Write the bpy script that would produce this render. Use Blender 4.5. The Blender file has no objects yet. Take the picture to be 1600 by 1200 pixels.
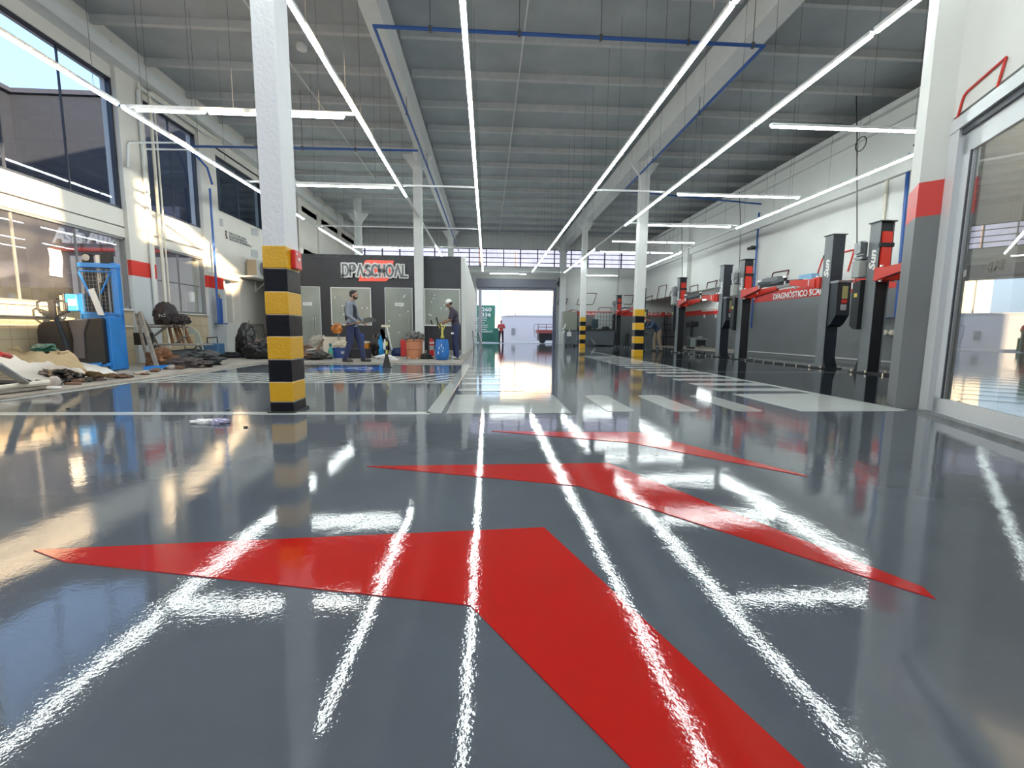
import bpy, bmesh, math, random
from mathutils import Vector, Matrix, noise
from math import sin, cos, pi, radians, tan, atan2, sqrt
S = bpy.context.scene
COL = S.collection
random.seed(7)

# ------------------------------------------------------------------ camera
FPX = 697.16                      # focal length in pixels of the 1600 px wide frame
YAW, PIT, ROL, EYE = 0.0560334, 0.1160287, 0.0088665, 0.80
Fv = Vector((sin(YAW)*cos(PIT), cos(YAW)*cos(PIT), -sin(PIT)))
R0 = Vector((cos(YAW), -sin(YAW), 0)); U0 = R0.cross(Fv)
Rv = R0*cos(ROL)+U0*sin(ROL); Uv = -R0*sin(ROL)+U0*cos(ROL)
CAM = Vector((0, 0, EYE))
cd = bpy.data.cameras.new('camera'); cam = bpy.data.objects.new('camera', cd); COL.objects.link(cam)
cd.sensor_fit = 'HORIZONTAL'; cd.sensor_width = 36; cd.lens = 36*FPX/1600; cd.clip_start = .02; cd.clip_end = 400
m = Matrix.Identity(4)
for i in range(3):
    m[i][0] = Rv[i]; m[i][1] = Uv[i]; m[i][2] = -Fv[i]; m[i][3] = CAM[i]
cam.matrix_world = m; S.camera = cam

def ray(x, y): return Fv*FPX+Rv*(x-800)-Uv*(y-600)
def fl(x, y, z=0.0):              # photo pixel -> point on the level z
    d = ray(x, y); return CAM+d*((z-EYE)/d.z)
def wx(x, y, X):                  # photo pixel -> point on the wall plane X
    d = ray(x, y); return CAM+d*(X/d.x)
def at(x, y, Y):                  # photo pixel -> point at depth Y
    d = ray(x, y); return CAM+d*(Y/d.y)

# ------------------------------------------------------------------ sky, sun, exposure
S.view_settings.view_transform = 'Standard'; S.view_settings.look = 'None'
S.view_settings.exposure = 0.0; S.view_settings.gamma = 1.0; S.view_settings.use_curve_mapping = False
S.cycles.use_denoising = True
S.cycles.max_bounces = 10; S.cycles.transparent_max_bounces = 16; S.cycles.diffuse_bounces = 5; S.cycles.glossy_bounces = 5
S.cycles.sample_clamp_indirect = 6.0
S.cycles.caustics_reflective = False; S.cycles.caustics_refractive = False
SUN_AZ, SUN_EL = radians(48.5), radians(10.0)     # light travels towards -X and +Y, slightly down
SUN_D = Vector((-sin(SUN_AZ)*cos(SUN_EL), cos(SUN_AZ)*cos(SUN_EL), -sin(SUN_EL)))
w = bpy.data.worlds.new('sky'); S.world = w; w.use_nodes = True
nt = w.node_tree; nt.nodes.clear()
sky = nt.nodes.new('ShaderNodeTexSky'); sky.sky_type = 'NISHITA'; sky.sun_disc = False
sky.sun_elevation = radians(38); sky.sun_rotation = atan2(-SUN_D.x, -SUN_D.y); sky.air_density = 1.0; sky.dust_density = 3.0
hz = nt.nodes.new('ShaderNodeMixRGB'); hz.inputs[0].default_value = .75; hz.inputs[2].default_value = (1.75, 2.35, 3.1, 1)   # thin bright haze
bg = nt.nodes.new('ShaderNodeBackground'); bg.inputs['Strength'].default_value = 0.70
wo = nt.nodes.new('ShaderNodeOutputWorld')
nt.links.new(sky.outputs[0], hz.inputs[1]); nt.links.new(hz.outputs[0], bg.inputs[0]); nt.links.new(bg.outputs[0], wo.inputs[0])
sl = bpy.data.lights.new('sun', 'SUN'); sl.energy = 26.0; sl.color = (1.0, .74, .44); sl.angle = radians(1.0)
so = bpy.data.objects.new('sun', sl); COL.objects.link(so)
so.rotation_euler = SUN_D.to_track_quat('-Z', 'Y').to_euler(); so.location = (20, -20, 12)
TUBE_E = 48.0

# ------------------------------------------------------------------ materials
MATS = {}
def mat(name, col, rough=.6, metal=0, var=0, scale=6.0, bump=0, bscale=40, coat=0, emit=None, es=0, spec=None, trans=0):
    if name in MATS: return MATS[name]
    m = bpy.data.materials.new(name); m.use_nodes = True; n = m.node_tree; b = n.nodes['Principled BSDF']
    b.inputs['Base Color'].default_value = (*col, 1); b.inputs['Roughness'].default_value = rough
    b.inputs['Metallic'].default_value = metal
    if coat: b.inputs['Coat Weight'].default_value = coat; b.inputs['Coat Roughness'].default_value = .05
    if spec is not None: b.inputs['Specular IOR Level'].default_value = spec
    if emit: b.inputs['Emission Color'].default_value = (*emit, 1); b.inputs['Emission Strength'].default_value = es
    tc = n.nodes.new('ShaderNodeTexCoord')
    if var:
        t = n.nodes.new('ShaderNodeTexNoise'); t.inputs['Scale'].default_value = scale; t.inputs['Detail'].default_value = 6
        n.links.new(tc.outputs['Object'], t.inputs['Vector'])
        r = n.nodes.new('ShaderNodeValToRGB'); e = r.color_ramp.elements
        e[0].position = .3; e[1].position = .7
        e[0].color = (*[c*(1-var) for c in col], 1); e[1].color = (*[min(1, c*(1+var)) for c in col], 1)
        n.links.new(t.outputs['Fac'], r.inputs['Fac']); n.links.new(r.outputs['Color'], b.inputs['Base Color'])
    if bump:
        t2 = n.nodes.new('ShaderNodeTexNoise'); t2.inputs['Scale'].default_value = bscale; t2.inputs['Detail'].default_value = 3
        n.links.new(tc.outputs['Object'], t2.inputs['Vector'])
        bp = n.nodes.new('ShaderNodeBump'); bp.inputs['Strength'].default_value = bump; bp.inputs['Distance'].default_value = .01
        n.links.new(t2.outputs['Fac'], bp.inputs['Height']); n.links.new(bp.outputs['Normal'], b.inputs['Normal'])
    MATS[name] = m; return m

def epoxy(name, col, var=.12, rough=.035, bs=1.0):
    """self-levelled glossy floor paint: mirror gloss, orange peel and slow waves"""
    m = bpy.data.materials.new(name); m.use_nodes = True; n = m.node_tree; b = n.nodes['Principled BSDF']; L = n.links.new
    tc = n.nodes.new('ShaderNodeTexCoord')
    t = n.nodes.new('ShaderNodeTexNoise'); t.inputs['Scale'].default_value = .9; t.inputs['Detail'].default_value = 9; t.inputs['Roughness'].default_value = .65
    L(tc.outputs['Object'], t.inputs['Vector'])
    r = n.nodes.new('ShaderNodeValToRGB'); e = r.color_ramp.elements; e[0].position = .35; e[1].position = .68
    e[0].color = (*[c*(1-var) for c in col], 1); e[1].color = (*[c*(1+var) for c in col], 1)
    L(t.outputs['Fac'], r.inputs['Fac']); L(r.outputs['Color'], b.inputs['Base Color'])
    b.inputs['Roughness'].default_value = rough; b.inputs['IOR'].default_value = 1.55
    f = n.nodes.new('ShaderNodeTexNoise'); f.inputs['Scale'].default_value = 95; f.inputs['Detail'].default_value = 2
    g = n.nodes.new('ShaderNodeTexNoise'); g.inputs['Scale'].default_value = 4.5; g.inputs['Detail'].default_value = 3
    L(tc.outputs['Object'], f.inputs['Vector']); L(tc.outputs['Object'], g.inputs['Vector'])
    b1 = n.nodes.new('ShaderNodeBump'); b1.inputs['Strength'].default_value = 1; b1.inputs['Distance'].default_value = .00015*bs
    b2 = n.nodes.new('ShaderNodeBump'); b2.inputs['Strength'].default_value = 1; b2.inputs['Distance'].default_value = .0010*bs
    L(f.outputs['Fac'], b1.inputs['Height']); L(g.outputs['Fac'], b2.inputs['Height'])
    L(b1.outputs['Normal'], b2.inputs['Normal']); L(b2.outputs['Normal'], b.inputs['Normal'])
    MATS[name] = m; return m

def glass(name, tint, refl=.08, dirt=0.0):
    """thin pane: tinted see-through with a mirror share by viewing angle"""
    m = bpy.data.materials.new(name); m.use_nodes = True; n = m.node_tree; n.nodes.clear(); L = n.links.new
    o = n.nodes.new('ShaderNodeOutputMaterial'); tr = n.nodes.new('ShaderNodeBsdfTransparent'); tr.inputs[0].default_value = (*tint, 1)
    gl = n.nodes.new('ShaderNodeBsdfGlossy'); gl.inputs['Roughness'].default_value = .01; gl.inputs[0].default_value = (.9, .93, .95, 1)
    fr = n.nodes.new('ShaderNodeLayerWeight'); fr.inputs[0].default_value = .5
    pw = n.nodes.new('ShaderNodeMath'); pw.operation = 'POWER'; pw.inputs[1].default_value = 4.0; L(fr.outputs['Facing'], pw.inputs[0])
    ad = n.nodes.new('ShaderNodeMath'); ad.operation = 'MULTIPLY_ADD'; ad.inputs[1].default_value = .75; ad.inputs[2].default_value = refl; ad.use_clamp = True
    L(pw.outputs[0], ad.inputs[0])
    mx = n.nodes.new('ShaderNodeMixShader'); L(ad.outputs[0], mx.inputs[0]); L(tr.outputs[0], mx.inputs[1]); L(gl.outputs[0], mx.inputs[2])
    last = mx
    if dirt:
        df = n.nodes.new('ShaderNodeBsdfDiffuse'); df.inputs[0].default_value = (.75, .74, .70, 1)
        tc = n.nodes.new('ShaderNodeTexCoord'); t = n.nodes.new('ShaderNodeTexNoise'); t.inputs['Scale'].default_value = 1.6; t.inputs['Detail'].default_value = 8
        L(tc.outputs['Object'], t.inputs['Vector'])
        mm = n.nodes.new('ShaderNodeMapRange'); mm.inputs[1].default_value = .35; mm.inputs[2].default_value = .75; mm.inputs[3].default_value = dirt*.5; mm.inputs[4].default_value = dirt*1.3
        L(t.outputs['Fac'], mm.inputs[0])
        m2 = n.nodes.new('ShaderNodeMixShader'); L(mm.outputs[0], m2.inputs[0]); L(mx.outputs[0], m2.inputs[1]); L(df.outputs[0], m2.inputs[2]); last = m2
    L(last.outputs[0], o.inputs[0]); MATS[name] = m; return m

def tiles(name, c1, c2, mortar, sx, sy, rough=.25, axes='YZ'):
    m = bpy.data.materials.new(name); m.use_nodes = True; n = m.node_tree; b = n.nodes['Principled BSDF']; L = n.links.new
    tc = n.nodes.new('ShaderNodeTexCoord'); sp = n.nodes.new('ShaderNodeSeparateXYZ'); cb = n.nodes.new('ShaderNodeCombineXYZ')
    L(tc.outputs['Object'], sp.inputs[0]); L(sp.outputs[axes[0]], cb.inputs[0]); L(sp.outputs[axes[1]], cb.inputs[1])
    k = n.nodes.new('ShaderNodeTexBrick'); k.offset = 0; k.squash = 1; k.inputs['Scale'].default_value = 1
    k.inputs['Brick Width'].default_value = sx; k.inputs['Row Height'].default_value = sy; k.inputs['Mortar Size'].default_value = .006
    k.inputs['Color1'].default_value = (*c1, 1); k.inputs['Color2'].default_value = (*c2, 1); k.inputs['Mortar'].default_value = (*mortar, 1)
    L(cb.outputs[0], k.inputs['Vector']); L(k.outputs['Color'], b.inputs['Base Color']); b.inputs['Roughness'].default_value = rough
    MATS[name] = m; return m

W = dict(
 floor=epoxy('grey_epoxy', (.104, .119, .141)),
 dark_floor=epoxy('black_epoxy', (.018, .022, .027), .25),
 white_line=epoxy('white_floor_paint', (.62, .64, .62), .05),
 soft_line=epoxy('worn_white_floor_paint', (.45, .47, .46), .08),
 red_line=epoxy('red_floor_paint', (.50, .012, .008), .05, .05, 1.2),
 blue_line=epoxy('blue_floor_paint', (.03, .16, .60), .05),
 bare=mat('bare_concrete', (.30, .275, .245), .8, var=.3, scale=3, bump=.5, bscale=25),
 ceil=mat('ceiling_concrete', (.40, .43, .45), .85, var=.10, scale=1.5, bump=.3, bscale=12),
 beam=mat('painted_beam', (.66, .67, .66), .7, var=.05, scale=3),
 wall=mat('white_wall', (.66, .67, .65), .6, var=.03, scale=1.2),
 warmwall=mat('cream_wall', (.68, .65, .60), .6, var=.04, scale=1.2),
 wgrey=mat('grey_wall_paint', (.17, .18, .19), .5, var=.05, scale=1.5),
 red=mat('red_wall_paint', (.62, .035, .025), .45),
 rough_white=mat('rough_white_paint', (.68, .69, .71), .45, bump=1.0, bscale=28),
 yellow=mat('yellow_gloss_paint', (.66, .36, .010), .30, bump=.7, bscale=45),
 black=mat('black_gloss_paint', (.007, .008, .012), .35, bump=.45, bscale=45, spec=.18),
 flatblack=mat('matt_black', (.018, .018, .02), .6),
 black_wall=mat('black_partition_paint', (.028, .029, .034), .42, var=.15, scale=2),
 tubem=mat('lit_tube', (1, 1, 1), .5, emit=(.91, 1.0, .98), es=TUBE_E),
 housing=mat('white_enamel', (.82, .83, .83), .35),
 bluepipe=mat('blue_pipe_paint', (.025, .09, .32), .35),
 steel=mat('steel', (.55, .56, .57), .32, 1),
 dsteel=mat('dull_steel', (.30, .31, .32), .45, 1, var=.2),
 alu=mat('white_aluminium', (.66, .69, .72), .32, .25),
 frame=mat('dark_window_frame', (.03, .035, .05), .35),
 upglass=glass('tinted_glass', (.80, .86, .94), .025),
 loglass=glass('dusty_glass', (.88, .89, .88), .03, .04),
 clglass=glass('clear_glass', (.90, .93, .92), .05),
 frosted=mat('frosted_glass', (.32, .34, .30), .18, var=.10, scale=2),
 pvc=mat('cream_pvc', (.72, .68, .58), .4),
 cable=mat('black_cable', (.02, .02, .022), .5),
 tilem=tiles('beige_wall_tile', (.55, .45, .31), (.50, .41, .28), (.36, .29, .20), .30, .30),
 lift_grey=mat('lift_grey', (.17, .185, .20), .35, var=.06),
 lift_dark=mat('lift_charcoal', (.018, .024, .034), .35),
 lift_red=mat('lift_red', (.60, .035, .02), .33),
 lift_pit=mat('lift_black', (.008, .009, .012), .5),
 zinc=mat('zinc_bright', (.75, .76, .76), .28, 1),
 white=mat('white_paint', (.80, .80, .79), .5),
 letter=mat('white_letter', (.86, .86, .85), .45),
 orange_sign=mat('coral_sign', (.85, .10, .06), .35, emit=(.9, .12, .07), es=.35),
 rubber=mat('rubber', (.02, .02, .02), .7),
 wood=mat('old_wood', (.28, .17, .09), .7, var=.3, scale=9),
 wood2=mat('grey_wood', (.25, .22, .19), .75, var=.3, scale=9),
 brown=mat('rusty_brown', (.20, .09, .04), .7, var=.4, scale=12),
 bag=mat('black_plastic_bag', (.012, .011, .012), .22, bump=.8, bscale=14),
 kraft=mat('kraft_paper', (.50, .36, .20), .7, var=.12, scale=5),
 board=mat('white_board', (.66, .65, .62), .55, var=.04, scale=3),
 blue=mat('machine_blue', (.03, .22, .62), .35, var=.08, scale=4),
 navy=mat('navy_cloth', (.028, .035, .095), .8, var=.2, scale=14),
 skin=mat('skin', (.42, .23, .15), .55), skin2=mat('dark_skin', (.26, .14, .09), .55),
 hair=mat('black_hair', (.012, .010, .010), .6),
 greyshirt=mat('grey_shirt', (.22, .24, .28), .8, var=.1, scale=12),
 wire=mat('wire_grey', (.09, .09, .09), .6),
 plum=mat('dark_tee', (.045, .035, .06), .8, var=.15, scale=12),
)

# ------------------------------------------------------------------ mesh helpers
def smooth_auto(me, ang=35):
    for p in me.polygons: p.use_smooth = True
    try: me.set_sharp_from_angle(angle=radians(ang))
    except Exception: pass

class MB:
    def __init__(s): s.v = []; s.f = []
    def add(s, vs, fs):
        k = len(s.v); s.v += [tuple(v) for v in vs]; s.f += [tuple(i+k for i in f) for f in fs]; return s
    def box(s, c, d, rot=None):
        c = Vector(c); h = Vector(d)*.5; vs = []
        for z in (-1, 1):
            for y in (-1, 1):
                for x in (-1, 1):
                    v = Vector((x*h.x, y*h.y, z*h.z)); v = rot @ v if rot else v; vs.append(c+v)
        return s.add(vs, [(0, 2, 3, 1), (4, 5, 7, 6), (0, 1, 5, 4), (2, 6, 7, 3), (0, 4, 6, 2), (1, 3, 7, 5)])
    def bb(s, a, b): return s.box([(a[i]+b[i])/2 for i in range(3)], [abs(b[i]-a[i]) for i in range(3)])
    def prism(s, pts, vec):
        """closed outline pts extruded by vec"""
        n = len(pts); P = [Vector(p) for p in pts]; v = Vector(vec)
        nn = Vector((0, 0, 0))
        for i in range(n): nn += P[i].cross(P[(i+1) % n])
        if nn.dot(v) > 0: P = P[::-1]
        vs = P+[p+v for p in P]
        return s.add(vs, [tuple(range(n)), tuple(range(2*n-1, n-1, -1))]+[(i, i+n, (i+1) % n+n, (i+1) % n) for i in range(n)])
    def cyl(s, a, b, r, r2=None, n=12, caps=True):
        a = Vector(a); b = Vector(b); r2 = r if r2 is None else r2; d = (b-a)
        if d.length < 1e-6: return s
        q = d.to_track_quat('Z', 'Y'); vs = []
        for (c, rr) in ((a, r), (b, r2)):
            for i in range(n):
                t = 2*pi*i/n; vs.append(c+q @ Vector((rr*cos(t), rr*sin(t), 0)))
        fs = [(i, (i+1) % n, (i+1) % n+n, i+n) for i in range(n)]
        if caps: fs += [tuple(range(n-1, -1, -1)), tuple(range(n, 2*n))]
        return s.add(vs, fs)
    def tube(s, pts, r, n=8):
        pts = [Vector(p) for p in pts]; q = None; vs = []; N = len(pts)
        for k, p in enumerate(pts):
            d = (pts[min(k+1, N-1)]-pts[max(k-1, 0)]).normalized()
            q2 = d.to_track_quat('Z', 'Y') if q is None else (q @ Vector((0, 0, 1))).rotation_difference(d) @ q
            q = q2; rr = r[k] if isinstance(r, (list, tuple)) else r
            for i in range(n):
                t = 2*pi*i/n; vs.append(p+q @ Vector((rr*cos(t), rr*sin(t), 0)))
        fs = [(k*n+i, k*n+(i+1) % n, (k+1)*n+(i+1) % n, (k+1)*n+i) for k in range(N-1) for i in range(n)]
        fs += [tuple(range(n-1, -1, -1)), tuple(range((N-1)*n, N*n))]
        return s.add(vs, fs)
    def lathe(s, prof, c=(0, 0, 0), n=24, sx=1, sy=1, rot=None):
        """prof: (r, z) from bottom to top; the ends are closed"""
        c = Vector(c); vs = []
        for (r, z) in prof:
            for i in range(n):
                t = 2*pi*i/n; v = Vector((r*cos(t)*sx, r*sin(t)*sy, z)); v = rot @ v if rot else v; vs.append(c+v)
        N = len(prof)
        fs = [(k*n+i, k*n+(i+1) % n, (k+1)*n+(i+1) % n, (k+1)*n+i) for k in range(N-1) for i in range(n)]
        fs += [tuple(range(n-1, -1, -1)), tuple(range((N-1)*n, N*n))]
        return s.add(vs, fs)
    def ball(s, c, r, n=12, mrot=None):
        r = (r, r, r) if not isinstance(r, (tuple, list)) else r; c = Vector(c); vs = [c+(mrot @ Vector((0, 0, -r[2])) if mrot else Vector((0, 0, -r[2])))]
        m_ = n//2
        for k in range(1, m_):
            ph = -pi/2+pi*k/m_
            for i in range(n):
                t = 2*pi*i/n; v = Vector((r[0]*cos(ph)*cos(t), r[1]*cos(ph)*sin(t), r[2]*sin(ph))); vs.append(c+(mrot @ v if mrot else v))
        vs.append(c+(mrot @ Vector((0, 0, r[2])) if mrot else Vector((0, 0, r[2])))); T = len(vs)-1
        fs = [(0, 1+(i+1) % n, 1+i) for i in range(n)]
        fs += [(1+k*n+i, 1+k*n+(i+1) % n, 1+(k+1)*n+(i+1) % n, 1+(k+1)*n+i) for k in range(m_-2) for i in range(n)]
        fs += [(T, 1+(m_-2)*n+i, 1+(m_-2)*n+(i+1) % n) for i in range(n)]
        return s.add(vs, fs)
    def grid(s, f, nu, nv, th=0):
        """surface f(u,v) with optional thickness th (extruded down)"""
        P = [[Vector(f(i/(nu-1), j/(nv-1))) for j in range(nv)] for i in range(nu)]
        vs = [P[i][j] for i in range(nu) for j in range(nv)]
        fs = [(i*nv+j, (i+1)*nv+j, (i+1)*nv+j+1, i*nv+j+1) for i in range(nu-1) for j in range(nv-1)]
        if th:
            k = len(vs); vs += [v-Vector((0, 0, th)) for v in vs]; fs += [tuple(q+k for q in f_[::-1]) for f_ in fs[:]]
            ring = [(i, 0) for i in range(nu)]+[(nu-1, j) for j in range(1, nv)]+[(i, nv-1) for i in range(nu-2, -1, -1)]+[(0, j) for j in range(nv-2, 0, -1)]
            R = [i*nv+j for i, j in ring]
            fs += [(R[i], R[(i+1) % len(R)], R[(i+1) % len(R)]+k, R[i]+k)[::-1] for i in range(len(R))]
        return s.add(vs, fs)
    def build(s, name, m, parent=None, bevel=0, smooth=False, mods=None):
        me = bpy.data.meshes.new(name); me.from_pydata(s.v, [], s.f); me.update()
        bm = bmesh.new(); bm.from_mesh(me); bmesh.ops.recalc_face_normals(bm, faces=bm.faces); bm.to_mesh(me); bm.free()
        me.materials.append(m)
        if smooth: smooth_auto(me)
        o = bpy.data.objects.new(name, me); COL.objects.link(o)
        if parent is not None: o.parent = parent; o.matrix_parent_inverse = parent.matrix_basis.inverted()
        if bevel:
            b = o.modifiers.new('bevel', 'BEVEL'); b.width = bevel; b.segments = 2; b.limit_method = 'ANGLE'
        return o

def tag(o, label=None, cat=None, group=None, kind=None):
    if label: o['label'] = label
    if cat: o['category'] = cat
    if group: o['group'] = group
    if kind: o['kind'] = kind
    return o
def thing(name, label, cat, loc=(0, 0, 0), group=None, rz=0):
    o = bpy.data.objects.new(name, None); COL.objects.link(o); o.location = loc; o.rotation_euler = (0, 0, rz); o.empty_display_size = .1
    o.matrix_basis = Matrix.Translation(Vector(loc)) @ Matrix.Rotation(rz, 4, 'Z')
    return tag(o, label, cat, group)
def struct(o, label=None): o['kind'] = 'structure'; (label and o.__setitem__('label', label)); return o
def local(o):
    """parts built with o as parent are given in o's own coordinates"""
    for c in o.children: c.matrix_parent_inverse = Matrix.Identity(4)
def dup(o, loc=None, rz=None, label=None, parent=None):
    c = o.copy(); COL.objects.link(c)
    if parent is not None: c.parent = parent
    if loc is not None: c.location = loc
    if rz is not None: c.rotation_euler = (0, 0, rz)
    if label: c['label'] = label
    for ch in list(o.children): dup(ch, parent=c)
    return c

FONT_CACHE = {}
def text_mesh(txt, size=1.0, depth=.01, bold=0.0, shear=0.0, align='LEFT', spacing=1.0):
    cu = bpy.data.curves.new('t', 'FONT'); cu.body = txt; cu.size = size; cu.extrude = depth/2; cu.offset = bold; cu.shear = shear
    cu.align_x = align; cu.align_y = 'BOTTOM'; cu.space_character = spacing; cu.resolution_u = 3
    o = bpy.data.objects.new('t', cu); COL.objects.link(o)
    me = bpy.data.meshes.new_from_object(o.evaluated_get(bpy.context.evaluated_depsgraph_get()))
    bpy.data.objects.remove(o); return me
def text(name, txt, m, origin, xdir, ydir, width=None, height=None, depth=.01, bold=0., shear=0., parent=None, spacing=1.0):
    """lettering whose lower left corner sits at origin, scaled to width x height"""
    me = text_mesh(txt, 1.0, 1.0, bold, shear, spacing=spacing); xs = [v.co.x for v in me.vertices]; ys = [v.co.y for v in me.vertices]
    x0, x1, y0, y1 = min(xs), max(xs), min(ys), max(ys)
    X = Vector(xdir).normalized(); Y = Vector(ydir).normalized(); N = X.cross(Y)
    kx = width/(x1-x0) if width else height/(y1-y0); ky = height/(y1-y0) if height else kx
    o_ = Vector(origin)
    for v in me.vertices:
        c = v.co.copy(); v.co = o_+X*((c.x-x0)*kx)+Y*((c.y-y0)*ky)+N*(c.z*depth)
    me.materials.clear(); me.materials.append(m); me.name = name
    o = bpy.data.objects.new(name, me); COL.objects.link(o)
    if parent is not None: o.parent = parent; o.matrix_parent_inverse = parent.matrix_basis.inverted()
    return o
ORD = 'first second third fourth fifth sixth seventh eighth ninth tenth eleventh twelfth thirteenth fourteenth fifteenth'.split()

# ================================================================== SHELL
XL, XR, YF, ZC = -8.1, 10.2, 30.0, 7.15
# --- floors
struct(MB().bb((-5.35, -7, -.3), (XR, YF, 0)).build('floor', W['floor']))
b = MB().prism([(4.45, 4.66, 0), (4.45, 19.2, 0), (XR, 19.2, 0), (XR, 4.66, 0)], (0, 0, .0025)); struct(b.build('floor_lift_bay', W['dark_floor']))
b = MB().bb((XL-.2, -7, -.3), (-5.35, YF, .012)).bb((-5.35, 11.0, -.0), (-.62, YF, .012)); struct(b.build('floor_unpainted', W['bare']))
struct(MB().bb((XR, 17.0, -.3), (13.3, YF, .0)).build('floor_workshop_recess', W['bare']))
# --- ceiling: deck, cross ribs and edge seams
b = MB().prism([(XL-.3, -7, ZC), (-.2, -7, ZC), (4.75, 4.45, ZC), (12.3, 4.45, ZC), (12.3, YF, ZC), (XL-.3, YF, ZC)], (0, 0, .2))
rb = MB()
for i in range(22):
    y = -1.40+1.47*i
    for x0, x1 in ((XL, -2.0-.15), (-2.0+.15, 4.93-.15), (4.93+.15, 12.0)):
        if x1 > 0 and y < 4.6: x1 = min(x1, 4.62-.426*(4.52-y))
        if x1-x0 < .3: continue
        rb.bb((x0, y-.035, ZC-.15), (x1, y+.035, ZC)); rb.bb((x0, y-.05, ZC-.165), (x1, y+.05, ZC-.135))
ce = struct(b.build('ceiling', W['ceil'])); struct(rb.build('ceiling_rib', mat('rib_concrete', (.54, .55, .55), .8, var=.06), ce))
for x, y0, y1, lb in ((-4.6, 5, 20, 'left'), (.75, 7, 29, 'middle')): tag(MB().bb((x-.015, y0, ZC-.195), (x+.015, y1, ZC-.165)).build('ceiling_conduit', W['beam']), 'thin conduit strapped under the ceiling ribs of the %s bay' % lb, 'pipe')
struct(MB().bb((12.0, 4.4, 6.0), (12.2, YF, ZC)).bb((XR+.2, 4.4, 6.25), (12.1, YF, 6.4)).build('wall_outer_right', W['wall']))
# --- far wall with gate opening, band and clerestory strip
G0, G1, GT = -.72, 4.42, 4.22
b = MB()
b.bb((XL, YF, 0), (G0, YF+.2, 5.05)).bb((G1, YF, 0), (13.3, YF+.2, 5.05)).bb((G0, YF, GT), (G1, YF+.2, 5.05)).bb((XL, YF, 6.2), (12.2, YF+.2, ZC))
b.bb((XR, YF, 5.0), (XR+.3, YF+.2, 6.3))
struct(b.build('wall_far', W['wall']))
b = MB().bb((G1+.35, YF-.012, 0), (13, YF, 1.93)); struct(b.build('trim_far_grey_band', W['wgrey']))
b = MB().bb((G1+.35, YF-.016, 1.93), (13, YF, 2.22)); struct(b.build('trim_far_red_band', W['red']))
bw = MB()
for i in range(17):
    x = XL+.2+i*1.12; bw.bb((x-.03, YF-.02, 5.05), (x+.03, YF+.12, 6.2))
for z in (5.07, 5.33, 5.62, 5.92, 6.18): bw.bb((XL, YF, z-.02), (XR, YF+.06, z+.02))
wo_ = struct(bw.build('window_1', W['frame']))
struct(MB().bb((XL, YF+.08, 5.05), (XR, YF+.09, 6.2)).build('pane', glass('lilac_glass', (.92, .80, .80), .02, .12), wo_))
# --- right wall: solid near part, recess beyond, upper wall, bands
R1 = 17.1
b = MB().bb((XR, 4.4, 0), (XR+.25, R1, 6.5)).bb((XR, R1, 2.86), (XR+.25, YF, 6.5))
b.bb((4.95, 4.42, 0), (12.2, 4.62, ZC)); struct(b.build('wall_right', W['wall']))
b = MB().bb((13.0, R1-.2, 0), (13.2, YF+.2, 3.1)).bb((XR, R1-.2, 0), (13.2, R1, 3.1)).bb((XR+.25, R1-.2, 2.95), (13.2, YF+.2, 3.1))
struct(b.build('wall_recess', W['wall']))
b = MB().bb((XR-.010, 4.4, 0), (XR, R1, 1.99)).bb((12.99, R1, 0), (13.0, YF, 1.92)); struct(b.build('trim_right_grey_band', W['wgrey']))
b = MB().bb((XR-.014, 4.4, 1.99), (XR, R1, 2.34)).bb((12.985, R1, 1.92), (13.0, YF, 2.22)); struct(b.build('trim_right_red_band', W['red']))
b = MB().bb((XR-.03, 4.4, .12), (XR, R1, .15)); struct(b.build('baseboard_right', W['beam']))
b = MB().bb((XR-.16, 4.4, 6.42), (XR, YF, 6.56)).bb((XR-.07, 4.4, 6.05), (XR, YF, 6.10)); struct(b.build('trim_right_gutter', W['beam']))
b = MB().bb((XR-.14, 4.4, 4.72), (XR, YF, 5.05)); struct(b.build('trim_right_ring_beam', W['wall']))
for i, y in enumerate((22.6, 9.2)): struct(MB().bb((XR-.22, y-.25, 2.9 if y > 17 else 2.36), (XR, y+.25, 6.5)).build('trim_right_pilaster', W['wall']))
# --- left wall: piers, fascia, dark upper glazing, dusty lower glazing, tiles
PY = (4.6, 7.0, 11.15, 13.92, 17.35, 20.3, 22.6, 25.6, 28.6)
b = MB()
b.bb((XL-.25, -7, 3.03-.0), (XL, 11.2, 3.43)).bb((XL-.25, 11.2, 3.03), (XL, 13.7, 3.63)).bb((XL-.25, -7, 6.15), (XL, YF, ZC)).bb((XL-.25, -7, 2.82), (XL, 13.7, 3.05))
b.bb((XL-.25, 13.7, 2.36), (XL, YF, 4.37)).bb((XL-.25, 13.7, 5.97), (XL, YF, 6.2))
b.bb((XL-.25, 17.2, 0), (XL, YF, 2.4)).bb((XL-.25, 20.5, 3.5), (XL, YF, 6.2)).bb((XL-.25, -7, 0), (XL, 4.0, 3.1))
struct(b.build('wall_left', W['warmwall']))
b = MB().bb((XL-.25, 3.5, 0), (XL, 10.8, 1.20)); struct(b.build('wall_left_tiled', W['tilem']))
b = MB().bb((XL-.20, 11.5, 0), (XL, 13.6, 1.20)); struct(b.build('wall_left_low', W['tilem']))
b = MB().bb((XL-.22, 3.5, 1.20), (XL+.05, 10.78, 1.245)).bb((XL-.0, 3.5, .83), (XL+.03, 10.78, .86)).bb((XL-.2, 11.5, 1.19), (XL+.04, 13.6, 1.22))
struct(b.build('trim_left_sill', W['warmwall']))
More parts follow.
